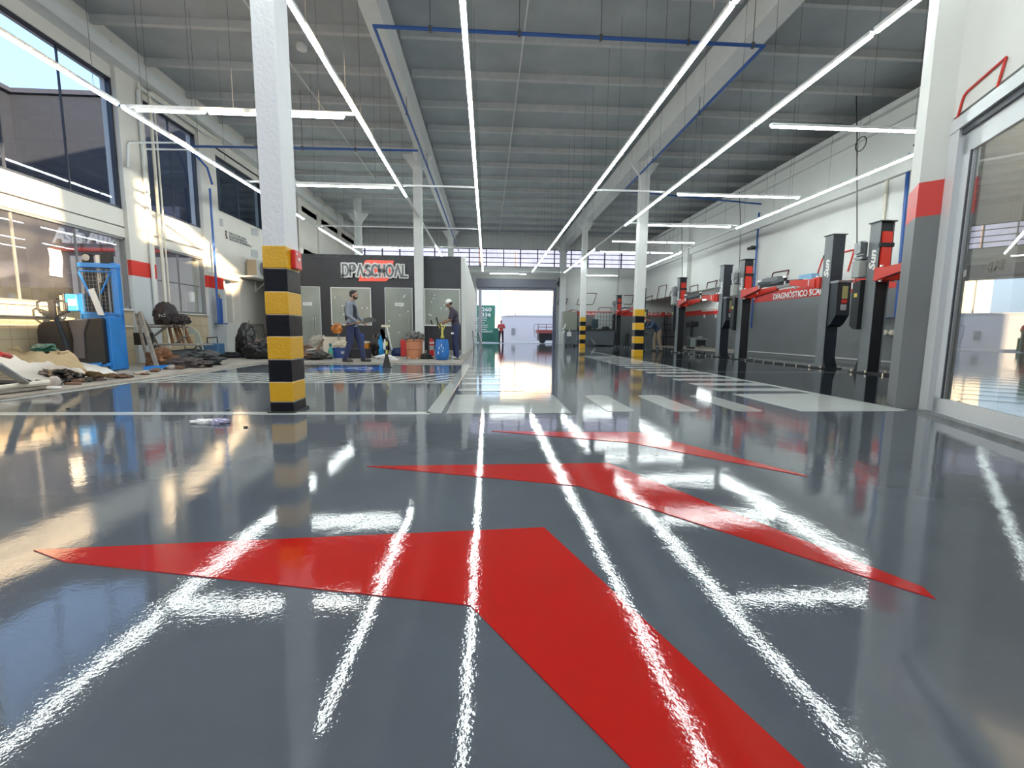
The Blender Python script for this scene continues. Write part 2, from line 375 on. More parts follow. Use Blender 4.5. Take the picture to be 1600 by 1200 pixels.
for i, y in enumerate(PY):
    hw = .38 if i in (2, 3) else .2; t = MB().bb((XL-.25, y-hw, 0), (XL+.08, y+hw, ZC-.25))
    o = struct(t.build('trim_left_pier', W['warmwall']))
    if i in (2, 3):
        struct(MB().bb((XL, y-hw-.005, 2.0), (XL+.085, y+hw+.005, 2.34)).build('trim_left_pier_red_band', W['red']))
        struct(MB().bb((XL, y-hw-.003, 0), (XL+.083, y+hw+.003, 2.0)).build('trim_left_pier_grey_band', W['alu']))
def window(name, y0, y1, z0, z1, nm, gl, fr, w_=.05, hb=()):
    b = MB().bb((XL-.12, y0, z0), (XL-.02, y0+w_, z1)).bb((XL-.12, y1-w_, z0), (XL-.02, y1, z1)).bb((XL-.12, y0, z0), (XL-.02, y1, z0+w_)).bb((XL-.12, y0, z1-w_), (XL-.02, y1, z1))
    for k in range(1, nm):
        y = y0+(y1-y0)*k/nm; b.bb((XL-.09, y-.008, z0), (XL-.05, y+.008, z1))
    for z in hb: b.bb((XL-.09, y0, z-.012), (XL-.05, y1, z+.012))
    o = struct(b.build(name, fr)); struct(MB().bb((XL-.075, y0, z0), (XL-.065, y1, z1)).build('pane', gl, o)); return o
W['thinframe'] = mat('grey_window_frame', (.25, .25, .26), .4, .3)
wi = 2
for (y0, y1) in ((4.8, 6.8), (7.2, 10.78), (11.53, 13.56), (14.28, 17.15), (17.55, 20.1)):
    z0 = 3.43 if y0 < 11 else (3.63 if y0 < 13 else 4.37)
    window('window_%d' % wi, y0, y1, z0, 6.17 if y0 < 13 else 5.97, 3 if y1 < 11 else 2, W['upglass'], W['frame']); wi += 1
window('window_%d' % wi, 4.8, 6.8, 1.245, 2.82, 2, W['loglass'], W['thinframe']); wi += 1
window('window_%d' % wi, 7.2, 10.78, 1.245, 2.82, 3, W['loglass'], W['thinframe']); wi += 1
window('window_%d' % wi, 11.53, 13.56, 1.22, 2.82, 2, W['loglass'], W['thinframe'], hb=(2.0,)); wi += 1
# gutter rail and conduits under the ceiling along the left wall
struct(MB().bb((XL, -3, 6.42), (XL+.30, YF, 6.62)).bb((XL, -3, 6.72), (XL+.16, YF, 6.80)).build('trim_left_gutter', W['beam']))
# --- white room opening behind the left wall (doorway at the far end)
b = MB().bb((-11.5, 15.3, 0), (XL-.25, 15.42, 2.8)).bb((-11.6, 13.6, 0), (-11.4, 15.4, 2.8)).bb((-11.6, 13.4, 0), (XL-.25, 13.6, 2.8)).bb((-11.6, 13.4, -.3), (XL-.2, 15.4, .012)).bb((XL-.25, 15.4, 0), (XL-.02, 17.2, 2.4)).bb((-9.6, 14.6, 0), (-9.5, 15.3, 2.6))
struct(b.build('wall_side_room', W['warmwall']))

struct(MB().bb((XL-.25, -7.2, 0), (-.3, -7, 4.2)).build('wall_back_sky_block', W['wall']))  # unseen wall added behind the camera to hold back low sky light
# --- angled entrance front on the right, running from the pillar towards the street
E0 = Vector((4.69, 4.52, 0)); ED = Vector((-.392, -.920, 0)); EN = Vector((.920, -.392, 0))   # EN points outdoors
def ep(t, z, o=0.0): return E0+ED*t+EN*o+Vector((0, 0, z))
def eslab(b, t0, t1, z0, z1, o0, o1):
    return b.prism([ep(t0, z0, o0), ep(t1, z0, o0), ep(t1, z1, o0), ep(t0, z1, o0)], EN*(o1-o0))
# unseen openings added to this front, shaped back from the wanted left wall sun patches
def back(P, off=0):
    P = Vector(P); n_ = EN; t = (P-E0).dot(n_)/SUN_D.dot(n_); q = P-SUN_D*t; return (q-E0).dot(ED), q.z
struct_front = []
holes = [[back((XL, 3.5, .9)), back((XL, 9.35, .9)), back((XL, 9.15, 3.9)), back((XL, 3.5, 3.9))],
         [back((XL, 11.7, 3.35)), back((XL, 15.2, 2.05)), back((XL, 15.5, 2.55)), back((XL, 12.6, 3.65)), back((XL+.2, 12.0, 3.95))],
         [back((XL+.08, 11.05, 2.9)), back((XL+.08, 11.6, 2.9)), back((XL+.08, 11.6, 4.2)), back((XL+.08, 11.05, 4.2))]]
bm = bmesh.new()
from mathutils.geometry import delaunay_2d_cdt
T0, T1, ZB, ZT = -.35, 11.5, 2.98, ZC+.6
pts = [Vector(p) for p in ((T0, ZB), (T1, ZB), (T1, ZT), (T0, ZT))]; edges = [(0, 1), (1, 2), (2, 3), (3, 0)]
for h in holes:
    k = len(pts); pts += [Vector((min(max(a, T0+.05), T1-.05), min(max(z, ZB+.02), ZT-.05))) for a, z in h]; edges += [(k+i, k+(i+1) % len(h)) for i in range(len(h))]
vv, ee, ff, *_ = delaunay_2d_cdt(pts, edges, [], 0, 1e-5)
def inside(p, poly):
    c = False; n = len(poly)
    for i in range(n):
        a, b_ = poly[i], poly[(i+1) % n]
        if (a[1] > p[1]) != (b_[1] > p[1]) and p[0] < (b_[0]-a[0])*(p[1]-a[1])/(b_[1]-a[1])+a[0]: c = not c
    return c
HP = []; k = 4
for h in holes: HP.append([tuple(pts[k+i]) for i in range(len(h))]); k += len(h)
b = MB()
for f in ff:
    c = sum((Vector(vv[i]) for i in f), Vector((0, 0)))/len(f)
    if any(inside(c, h) for h in HP): continue
    b.prism([ep(vv[i][0], vv[i][1], 0) for i in f], EN*.22)
eslab(b, 3.9, T1, 0, ZB, 0, .22)
struct(b.build('wall_front', W['wall']))
# pillar beside the entrance
PP = [(4.55, 4.68, 0), (4.695, 4.535, 0), (4.93, 4.44, 0), (5.1, 4.75, 0), (4.80, 5.05, 0)]
def ring(z0, z1, g=0.0):
    c = Vector((4.80, 4.72, 0)); return [Vector((c.x+(p[0]-c.x)*(1+g), c.y+(p[1]-c.y)*(1+g), z0)) for p in PP], (0, 0, z1-z0)
pil = tag(MB().prism(*ring(0, ZC)).build('entrance_pillar', W['wall']), 'white pillar with red and grey bands beside the glass entrance door', 'pillar')
MB().prism(*ring(0.0, 2.05, .012)).build('grey_band', W['wgrey'], pil); MB().prism(*ring(2.05, 2.40, .013)).build('red_band', W['red'], pil)
# sliding glass door in its aluminium frame
dr = MB(); eslab(dr, 0, .17, 0, 2.93, -.02, .12); eslab(dr, 0, 3.9, 2.81, 2.93, -.03, .12); eslab(dr, 3.82, 3.9, 0, 2.93, -.02, .12); eslab(dr, 0, 3.9, 0, .02, -.02, .14)
dof = struct(dr.build('door_1', W['alu']))
q = MB(); eslab(q, .17, .33, .02, 2.72, .03, .07); eslab(q, 3.6, 3.76, .02, 2.72, .03, .07); eslab(q, .17, 3.76, 2.56, 2.76, .03, .07); eslab(q, .17, 3.76, .02, .17, .03, .07)
struct(q.build('door_frame', W['alu'], dof))
q = MB(); eslab(q, .0, 3.9, 2.75, 2.81, .0, .10); eslab(q, .305, .33, .17, 2.56, .02, .075); struct(q.build('door_gasket', W['frame'], dof))
W['mirglass'] = glass('coated_glass', (.78, .78, .74), .26)
q = MB(); eslab(q, .33, 3.6, .17, 2.58, .045, .055); struct(q.build('door_pane', W['mirglass'], dof))
q = MB(); eslab(q, -.6, 5.2, 0, 3.6, 2.4, 2.5); eslab(q, -.3, -.2, 0, 3.6, .3, 2.4); eslab(q, 5.1, 5.2, 0, 3.6, .2, 2.4)
def onglass(x, y, o=.038):
    d = ray(x, y); return CAM+d*((E0+EN*o-CAM).dot(EN)/d.dot(EN))
g0 = onglass(1536, 427); g1 = onglass(1566, 424); W['taupe'] = mat('taupe_letter', (.16, .15, .14), .5)
text('door_lettering', 'SIM', W['taupe'], g0, ED, (0, 0, 1), width=(g1-g0).dot(ED), height=.085, depth=.004, bold=.03, shear=.1, parent=dof)
g2 = onglass(1505, 433); q2_ = MB(); q2_.prism([g2, g2+ED*.05, g2+ED*.05+Vector((0, 0, .065)), g2+Vector((0, 0, .065))], EN*-.003); q2_.build('door_sticker', mat('sticker_grey', (.30, .30, .29), .5), dof)
struct(q.build('wall_porch', mat('porch_beige', (.33, .30, .26), .7, var=.05)))
q = MB(); eslab(q, -.6, 5.2, -.01, .005, .14, 2.4); struct(q.build('floor_porch', mat('porch_floor', (.40, .37, .33), .5)))
q = MB(); eslab(q, .2, 4.4, 0, .03, -.12, -.02); struct(q.build('trim_door_sill', W['dsteel']))
# pavement and street outside
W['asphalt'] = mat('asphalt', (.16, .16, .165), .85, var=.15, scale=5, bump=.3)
W['pave'] = mat('pavement', (.42, .39, .35), .8, var=.15, scale=4)
b = MB().prism([(4.75, 4.4, -.02), (30, 4.4, -.02), (30, -20, -.02), (-2.6, -20, -.02), (-2.6, -13, -.02), (0, -7, -.02)], (0, 0, -.1)); struct(b.build('ground_street', W['pave']))

# ------------------------------------------------------------------ striped columns and beams
def column(x, y, w, h, top_stripe, n, label, m, rot=0, band0=None, d=None):
    t = thing('concrete_column', label, 'column', (x, y, 0), rz=rot)
    hs = top_stripe/n; h_ = w/2; g_ = (d or w)/2
    MB().bb((-h_, -g_, 0), (h_, g_, h)).build('shaft', m, t, bevel=.012)
    for k in range(n):
        z0 = k*hs; b = MB().bb((-h_-.006, -g_-.006, z0+(.002 if k else 0)), (h_+.006, g_+.006, z0+hs)); b.build('stripe', W['yellow'] if (k+n) % 2 else W['black'], t, bevel=.01)
    local(t); return t
c1 = column(-1.982, 4.53, .205, ZC-.1, 1.60, 8, 'thick white column with yellow and black stripes in the left foreground', W['rough_white'], 0, d=.30)
# boundaries of its stripes follow the photograph
for o, (z0, z1) in zip([c for c in c1.children if c.name.startswith('stripe')], [(0, .107), (.107, .301), (.301, .517), (.517, .737), (.737, .942), (.942, 1.157), (1.157, 1.369), (1.369, 1.577)]):
    for v in o.data.vertices: v.co.z = z0+.001 if v.co.z < (min(q.co.z for q in o.data.vertices)+1e-4) else v.co.z
for o, (z0, z1) in zip([c for c in c1.children if c.name.startswith('stripe')], [(0, .107), (.107, .301), (.301, .517), (.517, .737), (.737, .942), (.942, 1.157), (1.157, 1.369), (1.369, 1.577)]):
    lo = min(q.co.z for q in o.data.vertices); hi = max(q.co.z for q in o.data.vertices)
    for v in o.data.vertices: v.co.z = z0+.001 if abs(v.co.z-lo) < abs(v.co.z-hi) else z1
MB().bb((-.13, -.175, 0), (.13, .175, .018)).build('base_plate', W['flatblack'], c1); local(c1)
struct_cols = []
def plaincol(x, y, w, label, stripes=0, top=1.6):
    if stripes: t = column(x, y, w, ZC-.1, top, stripes, label, W['beam'])
    else:
        t = thing('concrete_column', label, 'column', (x, y, 0)); h = w/2
        MB().bb((-h, -h, 0), (h, h, ZC-.1)).build('shaft', W['beam'], t, bevel=.01)
    # haunch brackets under the main beam
    MB().prism([(-.06, -w/2, 6.0), (-.06, -w/2-.42, 6.36), (-.06, -w/2, 6.36)], (.12, 0, 0)).prism([(-.06, w/2, 6.0), (-.06, w/2+.42, 6.36), (-.06, w/2, 6.36)], (.12, 0, 0)).prism([(-w/2, -.05, 5.9), (-w/2-.34, -.05, 6.36), (-w/2, -.05, 6.36)], (0, .1, 0)).prism([(w/2, -.05, 5.9), (w/2+.34, -.05, 6.36), (w/2, -.05, 6.36)], (0, .1, 0)).build('haunch', W['beam'], t)
    local(t); return t
plaincol(-2.24, 15.1, .27, 'plain white column in front of the black partition wall')
plaincol(5.16, 15.15, .30, 'white column striped yellow and black at its foot, nearer one on the right', 7, 1.60)
plaincol(4.95, 23.2, .27, 'smaller striped white column standing beside the far gate', 7, 1.60)
plaincol(-2.05, 25.8, .30, 'far white column rising behind the black partition wall')
plaincol(4.93, 29.6, .40, 'pale column against the far wall right of the gate')
plaincol(-6.2, 22.5, .30, 'white column at the back left above the black partition')
b = MB().bb((-2.22, -3, 6.36), (-1.90, YF, 7.0)); tag(b.build('roof_beam', W['beam']), 'long concrete roof beam running over the left columns', 'beam')
b = MB().bb((4.88, 4.8, 6.36), (5.30, YF, 7.0)); tag(b.build('roof_beam', W['beam']), 'long concrete roof beam running over the right columns', 'beam')

# ------------------------------------------------------------------ hanging tube lights
HZ = 4.4
def fixture(L=2.36):
    t = thing('tube_light', '', 'light')
    MB().bb((-.035, -L/2-.02, .012), (.035, L/2+.02, .055)).build('housing', W['housing'], t)
    b = MB()
    vs = []; n = 7
    for y in (-L/2, L/2):
        for i in range(n): a = pi+pi*i/(n-1); vs.append((.026*cos(a), y, .010+.030*sin(a)))
    b.add(vs, [(i, i+1, i+1+n, i+n) for i in range(n-1)]+[tuple(range(n)), tuple(range(n, 2*n)), (0, n, 2*n-1, n-1)])
    b.build('tube', W['tubem'], t)
    for y in (-L*.32, L*.32): MB().cyl((0, y, .05), (0, y, ZC-HZ), .003, n=5).build('suspension_wire', W['wire'], t)
    local(t); return t
proto = fixture(); protoS = {}
FIRST = [True]
def place(x, y, rz, label, group, L=2.36):
    if abs(L-2.36) > .05:
        o = fixture(L); o.location = (x, y, HZ); o.rotation_euler = (0, 0, rz)
    elif FIRST[0]: o = proto; FIRST[0] = False; o.location = (x, y, HZ); o.rotation_euler = (0, 0, rz)
    else: o = dup(proto, (x, y, HZ), rz)
    o['label'] = label; o['category'] = 'light'; o['group'] = group; return o
def row(x, ys, where, L=2.36):
    for i, y in enumerate(ys):
        place(x, y, 0, '%s lit tube from the near end of the row %s' % (ORD[i], where), 'lights in the row '+where, L)
row(-5.99, [1.95, 4.4, 6.85, 9.35, 11.8, 14.25], 'along the left windows')
row(-5.99, [18.0, 20.45, 22.9], 'above the black partition')
row(-2.2, [1.95, 4.4, 6.75, 9.12, 11.5], 'beside the striped foreground column')
row(-2.2, [21.0, 23.45], 'behind the plain white column')
row(-.28, [2.0, 4.2, 6.45, 8.9, 11.35, 13.8, 16.25, 18.7, 21.15, 23.6, 26.2], 'down the centre of the hall')
row(2.70, [1.6, 4.0, 6.45, 8.9, 11.35, 13.8, 16.25, 18.7, 21.15, 23.6, 26.1], 'left of the right-hand beam')
row(4.64, [1.9, 4.35, 6.8, 9.25, 11.7, 14.15], 'right of the right-hand beam')
row(4.66, [21.0, 23.6, 26.3], 'ending at the far gate wall')
row(8.54, [7.25, 9.65, 12.0, 14.2], 'over the car lifts')
row(8.66, [21.3, 23.7], 'over the far workshop corner')
for y, items in ((8.22, (-4.63-.0, -3.5+.0)),):
    pass
def cross(y, xs, where):
    for i, x in enumerate(xs):
        nm = ['left', 'right'] if len(xs) == 2 else (['left', 'middle', 'right'] if len(xs) == 3 else [''])
        L_ = 2.36 if not isinstance(x, tuple) else x[1]; xx = x if not isinstance(x, tuple) else x[0]
        place(xx, y, pi/2, ('%s lit tube of the crosswise pair %s' % (nm[i], where)) if len(xs) > 1 else 'single crosswise lit tube %s' % where, 'crosswise lights '+where, L_)
cross(8.22, [(-5.28, 1.08), (-3.56, 2.2)], 'hanging behind the striped foreground column')
cross(8.0, [(6.04, 2.18), (8.27, 2.18)], 'nearest over the car lifts')
cross(11.95, [-3.58], 'between the striped column and the plain column')
cross(11.9, [(6.06, 2.18), (7.7, 1.08)], 'over the middle car lift')
cross(15.22, [(6.2, 1.85), (7.69, 1.05)], 'right of the nearer striped column')
cross(17.97, [(6.03, 2.16), (7.73, 1.06)], 'second behind the nearer striped column')
cross(20.27, [(6.15, 2.2), (7.85, 1.0)], 'third behind the nearer striped column')
cross(20.25, [(-5.25, 1.12), (-3.75, 1.8)], 'over the top of the black partition')
cross(28.35, [(1.29, 2.25)], 'above the far gate')
cross(28.5, [(7.12, 2.2)], 'against the far right wall')
# thin carrier bars that tie the rows together
for i, (x0, x1, y, lb) in enumerate(((-5.99, -2.2, 8.22, 'behind the striped foreground column'), (-5.99, -2.2, 11.95, 'left of the plain column'), (-5.99, -.28, 16.6, 'over the black partition'), (-5.99, -.28, 20.25, 'far above the black partition'),
                                     (-2.2, -.28, 11.95, 'from the plain column to the centre row'), (2.7, 4.64, 11.9, 'below the right beam'), (-.28, 4.66, 28.3, 'above the far gate'), (4.64, 8.54, 15.22, 'right of the nearer striped column'), (-2.2, 4.6, 27.7, 'nearest the far gate wall'))):
    tag(MB().bb((x0, y-.02, HZ+.045), (x1, y+.02, HZ+.085)).build('carrier_bar', W['housing']), 'thin white light carrier bar crossing '+lb, 'bar', 'light carrier bars')
for x, y0, y1, lb in ((-5.99, 15.4, 30, 'left'), (-2.2, 12.7, 30, 'middle left'), (4.65, 15.4, 19.8, 'right'), (8.6, 15.4, 20.1, 'far right')):
    tag(MB().bb((x-.03, y0, HZ+.015), (x+.03, y1, HZ+.055)).build('carrier_bar', W['housing']), 'unlit white carrier rail continuing the %s tube row' % lb, 'rail', 'unlit carrier rails')

# ------------------------------------------------------------------ blue compressed air pipes
def pipe(name, pts, r, m, label, cat='pipe', hang=()):
    t = thing(name, label, cat, pts[0])
    MB().tube(pts, r, 8).build('pipe_run', m, t)
    for p in hang: MB().bb((p[0]-.025, p[1]-.025, p[2]-.045), (p[0]+.025, p[1]+.025, p[2]+.05)).cyl((p[0], p[1], p[2]), (p[0], p[1], ZC), .007, n=5).build('hanger', W['wire'], t)
    return t
ZP = 6.0
pl = []
pipe('air_pipe', [(-1.87, 30, ZP), (-1.90, 17.6, ZP), (-1.955, 8.45, ZP), (5.01, 8.5, ZP), (5.01, 16.6, ZP)], .034, W['bluepipe'], 'blue air pipe looping under the ceiling between the two roof beams',
     hang=[(-1.0, 8.46, ZP), (.55, 8.47, ZP), (2.0, 8.48, ZP), (3.6, 8.49, ZP), (4.8, 8.5, ZP), (-1.94, 11.5, ZP), (-1.91, 14.9, ZP), (5.01, 11, ZP), (5.01, 14, ZP)])
pipe('air_pipe', [(-8.0, 12.9, 5.6), (-1.92, 13.1, 5.75)], .03, W['bluepipe'], 'blue air pipe running across from the left windows to the roof beam', hang=[(-5, 13.0, 5.68), (-3.6, 13.04, 5.7)])
pipe('air_pipe', [(-7.98, 7.4, 5.62), (-7.98, 13.1, 5.62), (-7.86, 13.6, 5.3), (-7.84, 13.75, 4.9)], .03, W['bluepipe'], 'dark blue air pipe crossing the tops of the upper windows')
pipe('air_pipe', [(-7.84, 13.62, 4.75), (-7.84, 13.62, 1.0), (-7.84, 13.8, 1.0), (-7.84, 13.8, 1.7)], .03, W['bluepipe'], 'blue drop pipe down the left wall pier with its valve')
pipe('air_pipe', [(5.01, 16.6, 5.9), (XR-.05, 16.7, 5.6)], .03, W['bluepipe'], 'blue air pipe crossing from the right beam to the lift wall')
pipe('air_pipe', [(XR-.08, 16.75, 5.3), (XR-.08, 16.75, 1.05)], .035, W['bluepipe'], 'blue drop pipe on the right wall behind the middle lift')
pipe('air_pipe', [(XR-.08, 10.75, 5.15), (XR-.08, 10.65, 1.25), (XR-.08, 11.3, 1.22)], .04, W['bluepipe'], 'blue drop pipe on the right wall behind the nearest lift')
pipe('conduit', [(XR-.04, 11.35, 5.0), (XR-.04, 11.3, .95)], .035, W['pvc'], 'cream conduit beside the blue drop pipe on the right wall')

# ------------------------------------------------------------------ floor markings
def mark(name, m, polys, label, cat='floor marking', group=None, z=.0035):
    b = MB()
    for p in polys: b.prism([(x, y, .0) for x, y in p], (0, 0, z))
    return tag(b.build(name, m), label, cat, group)
mark('floor_chevron', W['red_line'], [[(-1.636, 1.625), (-1.45, 1.535), (-.048, 1.23), (.267, .725), (.74, -.05), (.86, -.08), (.235, 1.745)]], 'largest red chevron painted on the floor in the foreground')
mark('floor_chevron', W['red_line'], [[(-.712, 2.614), (.483, 2.236), (1.368, 1.203), (1.391, 1.264), (.746, 2.641)]], 'middle red chevron painted on the floor')
mark('floor_chevron', W['red_line'], [[(.036, 3.545), (1.05, 3.147), (1.814, 2.354), (1.813, 2.388), (1.226, 3.479)]], 'smallest farthest red chevron painted on the floor')
def rr(x0, x1, y0, y1, r=.12, sk=0.0, n=5):
    P = []
    for (cx, cy, a0) in ((x1-r, y1-r, 0), (x0+r, y1-r, 90), (x0+r, y0+r, 180), (x1-r, y0+r, 270)):
        for i in range(n+1): a = radians(a0+90*i/n); P.append((cx+r*cos(a)+sk*(cy-y0), cy+r*sin(a)))
    return P
mark('crossing_block', W['soft_line'], [[(-.40, 4.345), (.84, 4.338), (.847, 5.655), (-.40, 5.65)]], 'large white painted block beside the wide lane stripe', group='white blocks at the crossing')
mark('crossing_block', W['white_line'], [[(3.29, 4.43), (4.44, 4.45), (4.45, 5.80), (3.28, 5.75)]], 'large white painted block near the entrance pillar', group='white blocks at the crossing')
for i, x in enumerate((1.23, 1.92, 2.60)):
    mark('crossing_bar', W['soft_line'], [rr(x, x+.30, 4.42, 5.62, .10)], '%s of the short rounded white bars between the two large blocks' % ('leftmost', 'middle', 'rightmost')[i], group='rounded crossing bars')
mark('lane_stripe', W['soft_line'], [[(-.60, 4.36), (-.45, 4.36), (-.42, 10.96), (-.57, 10.96)]], 'wide pale stripe running down the lane edge', 'floor marking')
mark('bay_outline', W['white_line'], [[(-5.35, 4.30), (-.56, 4.30), (-.56, 4.42), (-5.35, 4.42)], [(-5.35, 4.4), (-5.27, 4.4), (-5.27, 10.85), (-5.35, 10.85)], [(-5.35, 10.78), (-.55, 10.88), (-.55, 10.96), (-5.35, 10.9)]], 'thin white outline of the parking bay round the striped column')
mark('bay_outline', W['white_line'], [[(4.43, 4.5), (4.52, 4.5), (4.52, 19.2), (4.43, 19.2)]], 'thin white line along the edge of the black lift bay')
mark('bay_outline', W['soft_line'], [[(4.6, 9.10), (8.2, 9.10), (8.2, 9.15), (4.6, 9.15)], [(4.6, 13.5), (8.2, 13.5), (8.2, 13.55), (4.6, 13.55)]], 'thin grey lines dividing the lift bays')
P = [[(-5.27, 6.94), (-.58, 6.94), (-.58, 7.04), (-5.27, 7.04)], [(-5.27, 8.42), (-.58, 8.42), (-.58, 8.52), (-5.27, 8.52)]]
for i in range(20):
    x = -6.2+i*.31
    a, c = max(x, -5.26), min(x+1.0, -.6)
    y = lambda X: 7.0+(X-x)*1.45
    a = max(x, -5.26); c = min(x+1.0, -.6)
    if c > a: P.append([(a, y(a)), (min(a+.13, c), y(a)), (c, y(max(c-.13, a)) if c >= -.6 else y(c)), (c-.13 if c < -.6 else c, y(c))])
mark('hatched_marking', W['white_line'], P, 'white hatched band with slanted stripes across the left bay')
b = []
for i in range(14):
    y = 6.06+i*.68; b.append([(3.26, y), (4.44, y), (4.44, y+.29), (3.26, y+.29)])
mark('hatched_marking', W['white_line'], b, 'ladder of white bars beside the black lift bay')
b = []
for i in range(6):
    y = 6.0+i*.75; b.append(rr(-.40, .55, y, y+.26, .10))
mark('hatched_marking', W['soft_line'], b, 'ladder of rounded white bars right of the wide lane stripe')
# accessible parking symbol
sx0, sx1, sy0, sy1 = -3.62, -2.22, 9.15, 10.15
t = thing('parking_symbol', 'blue floor square with the white wheelchair symbol', 'floor marking', (sx0, sy0, 0))
MB().prism([(sx0, sy0, 0), (sx1, sy0, 0), (sx1+.0, sy1, 0), (sx0, sy1, 0)], (0, 0, .0035)).build('blue_square', W['blue_line'], t)
b = MB(); cxx, cyy = -2.75, 9.6
ringp = []
for i in range(20):
    a0, a1 = radians(-60+i*13.5), radians(-60+(i+1)*13.5)
    b.prism([(cxx+.25*cos(a0), cyy+.24*sin(a0), .0035), (cxx+.33*cos(a0), cyy+.36*sin(a0), .0035), (cxx+.33*cos(a1), cyy+.36*sin(a1), .0035), (cxx+.25*cos(a1), cyy+.24*sin(a1), .0035)], (0, 0, .002))
b.prism([(-3.30, 9.54, .0035), (-2.8, 9.54, .0035), (-2.8, 9.66, .0035), (-3.30, 9.66, .0035)], (0, 0, .002)).prism([(-3.05, 9.62, .0035), (-2.98, 9.62, .0035), (-2.98, 9.85, .0035), (-3.05, 9.85, .0035)], (0, 0, .002))
b.prism([(-2.85, 9.56, .0035), (-2.78, 9.62, .0035), (-2.5, 9.32, .0035), (-2.57, 9.27, .0035)], (0, 0, .002)); b.lathe([(.001, 0), (.06, 0), (.06, .002), (.001, .002)], (-3.42, 9.6, .0035), 12)
b.build('wheelchair_figure', W['white_line'], t)
#@@NEXT
# ================================================================== OUTSIDE THE FAR GATE AND THE LEFT WINDOWS
W['road'] = mat('pale_road', (.34, .33, .32), .8, var=.1, scale=2)
W['outwhite'] = mat('outdoor_white_wall', (.50, .50, .56), .6)
W['cream'] = mat('cream_render', (.85, .78, .66), .7, var=.05)
W['green'] = mat('green_sign', (.06, .22, .15), .5, var=.05)
W['green2'] = mat('dark_green_paint', (.025, .13, .09), .5)
W['terra'] = mat('terracotta', (.55, .26, .14), .7)
W['poleg'] = mat('weathered_pole', (.33, .30, .28), .8)
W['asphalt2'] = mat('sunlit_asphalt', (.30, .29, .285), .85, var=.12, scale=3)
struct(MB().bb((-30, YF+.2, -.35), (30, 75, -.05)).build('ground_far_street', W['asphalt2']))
struct(MB().bb((-30, -9, -.35), (XL-.2, YF, -.05)).build('ground_side_yard', W['road']))
b = MB().bb((-.15, 42, -.2), (6.6, 42.3, 2.25)).bb((-.2, 41.95, 2.25), (12, 42.35, 2.36)); ow = tag(b.build('boundary_wall', W['outwhite']), 'white boundary wall across the street behind the far gate', 'wall')
g = thing('metal_fence_gate', 'blue grey slatted metal gate at the right end of the white street wall', 'gate', (6.7, 42, 0))
MB().bb((6.62, 42.02, -.2), (12, 42.08, 2.2)).build('backing_sheet', mat('bluegrey_sheet', (.30, .34, .42), .5), g)
b = MB()
for i in range(26): b.bb((6.66+i*.2, 41.95, -.2), (6.70+i*.2, 42.02, 2.2))
b.build('slat', mat('pale_bluegrey', (.55, .58, .66), .5), g)['kind'] = 'stuff'
tag(MB().bb((2.3, 41.93, .55), (2.62, 42.0, 1.15)).build('meter_box', mat('grey_box', (.22, .23, .25), .5)), 'small grey meter box on the white street wall', 'box')
h = thing('house', 'sunlit cream house with a sloping roof beyond the white street wall', 'house', (7, 50, 0))
MB().prism([(1.5, 50, 0), (22, 50, 0), (22, 50, 4.2), (11.2, 50, 5.0), (3.4, 50, 6.9), (1.5, 50, 6.4)], (0, 5, 0)).build('wall', W['cream'], h)
MB().prism([(3.2, 49.6, 6.75), (11.5, 49.6, 4.75), (11.5, 49.6, 4.93), (3.2, 49.6, 6.98)], (0, 5.6, 0)).build('roof', W['terra'], h)
t = thing('green_signboard', 'green roadside wall sign with white phone digits beyond the far gate', 'sign', (-.9, 38, 0))
gs = at(748, 477, 38); ge = at(773.5, 537, 38)
MB().bb((-2.6, 38, -.2), (ge.x, 38.25, at(760, 477, 38).z)).build('sign_panel', W['green'], t)
MB().bb((-2.6, 37.93, -.2), (ge.x+.3, 38.0, at(760, 520, 38).z)).build('dark_base', W['green2'], t)
def dig(s_, x0, y0, x1, y1, Y=37.9, d=.03, par=None, nm='number'):
    a = at(x0, y1, Y); c = at(x1, y0, Y); return text(nm, s_, W['letter'], a, (1, 0, 0), (0, 0, 1), width=c.x-a.x, height=c.z-a.z, depth=d, bold=.02, parent=par)
dig('0260', 747.5, 480.5, 768, 486.5, par=t); dig('3336', 747.5, 488.5, 767, 494.5, par=t)
for i, (y, x1) in enumerate(((497, 761.5), (500.5, 760), (504.5, 757), (508.2, 762.5), (511.5, 761.5), (515, 760.5), (518.3, 769))):
    dig(('MECANICA', 'FREIOS', 'MOTOR', 'SUSPENSAO', 'INJECAO', 'OLEO', 'ALINHAMENTO')[i], 745.5, y-.9, x1, y+.9, par=t, nm='sign_line')
t = thing('green_cabinet', 'small green street cabinet at the foot of the green sign', 'cabinet', (.3, 37, 0))
a = at(771, 536, 37); MB().bb((a.x, 36.7, -.05), (a.x+.42, 37.2, 1.05)).build('body', W['green2'], t); MB().bb((a.x-.03, 36.67, 1.05), (a.x+.45, 37.23, 1.1)).build('lid', W['green'], t)
t = thing('utility_pole', 'utility pole with insulators and cables seen through the far gate', 'pole', (-.6, 35, 0))
px_ = at(750.3, 500, 35).x
MB().cyl((px_, 35, -.05), (px_, 35, 8.5), .13, .10, 10).build('post', W['poleg'], t)
b = MB()
for z, l in ((5.05, .8), (5.6, .5)): b.bb((px_-l, 34.9, z-.04), (px_+l, 34.98, z+.04)); [b.cyl((px_+k*l*.8, 34.94, z+.04), (px_+k*l*.8, 34.94, z+.22), .04, n=6) for k in (-1, -.5, .5, 1)]
b.build('crossarm', W['poleg'], t)
b = MB()
for z0, z1 in ((5.1, 5.2), (5.5, 5.9), (5.65, 6.1)): b.tube([(px_, 35, z0), (px_+3, 36, (z0+z1)/2-.1), (px_+8, 38, z1)], .018, 5)
b.build('cable', W['cable'], t)
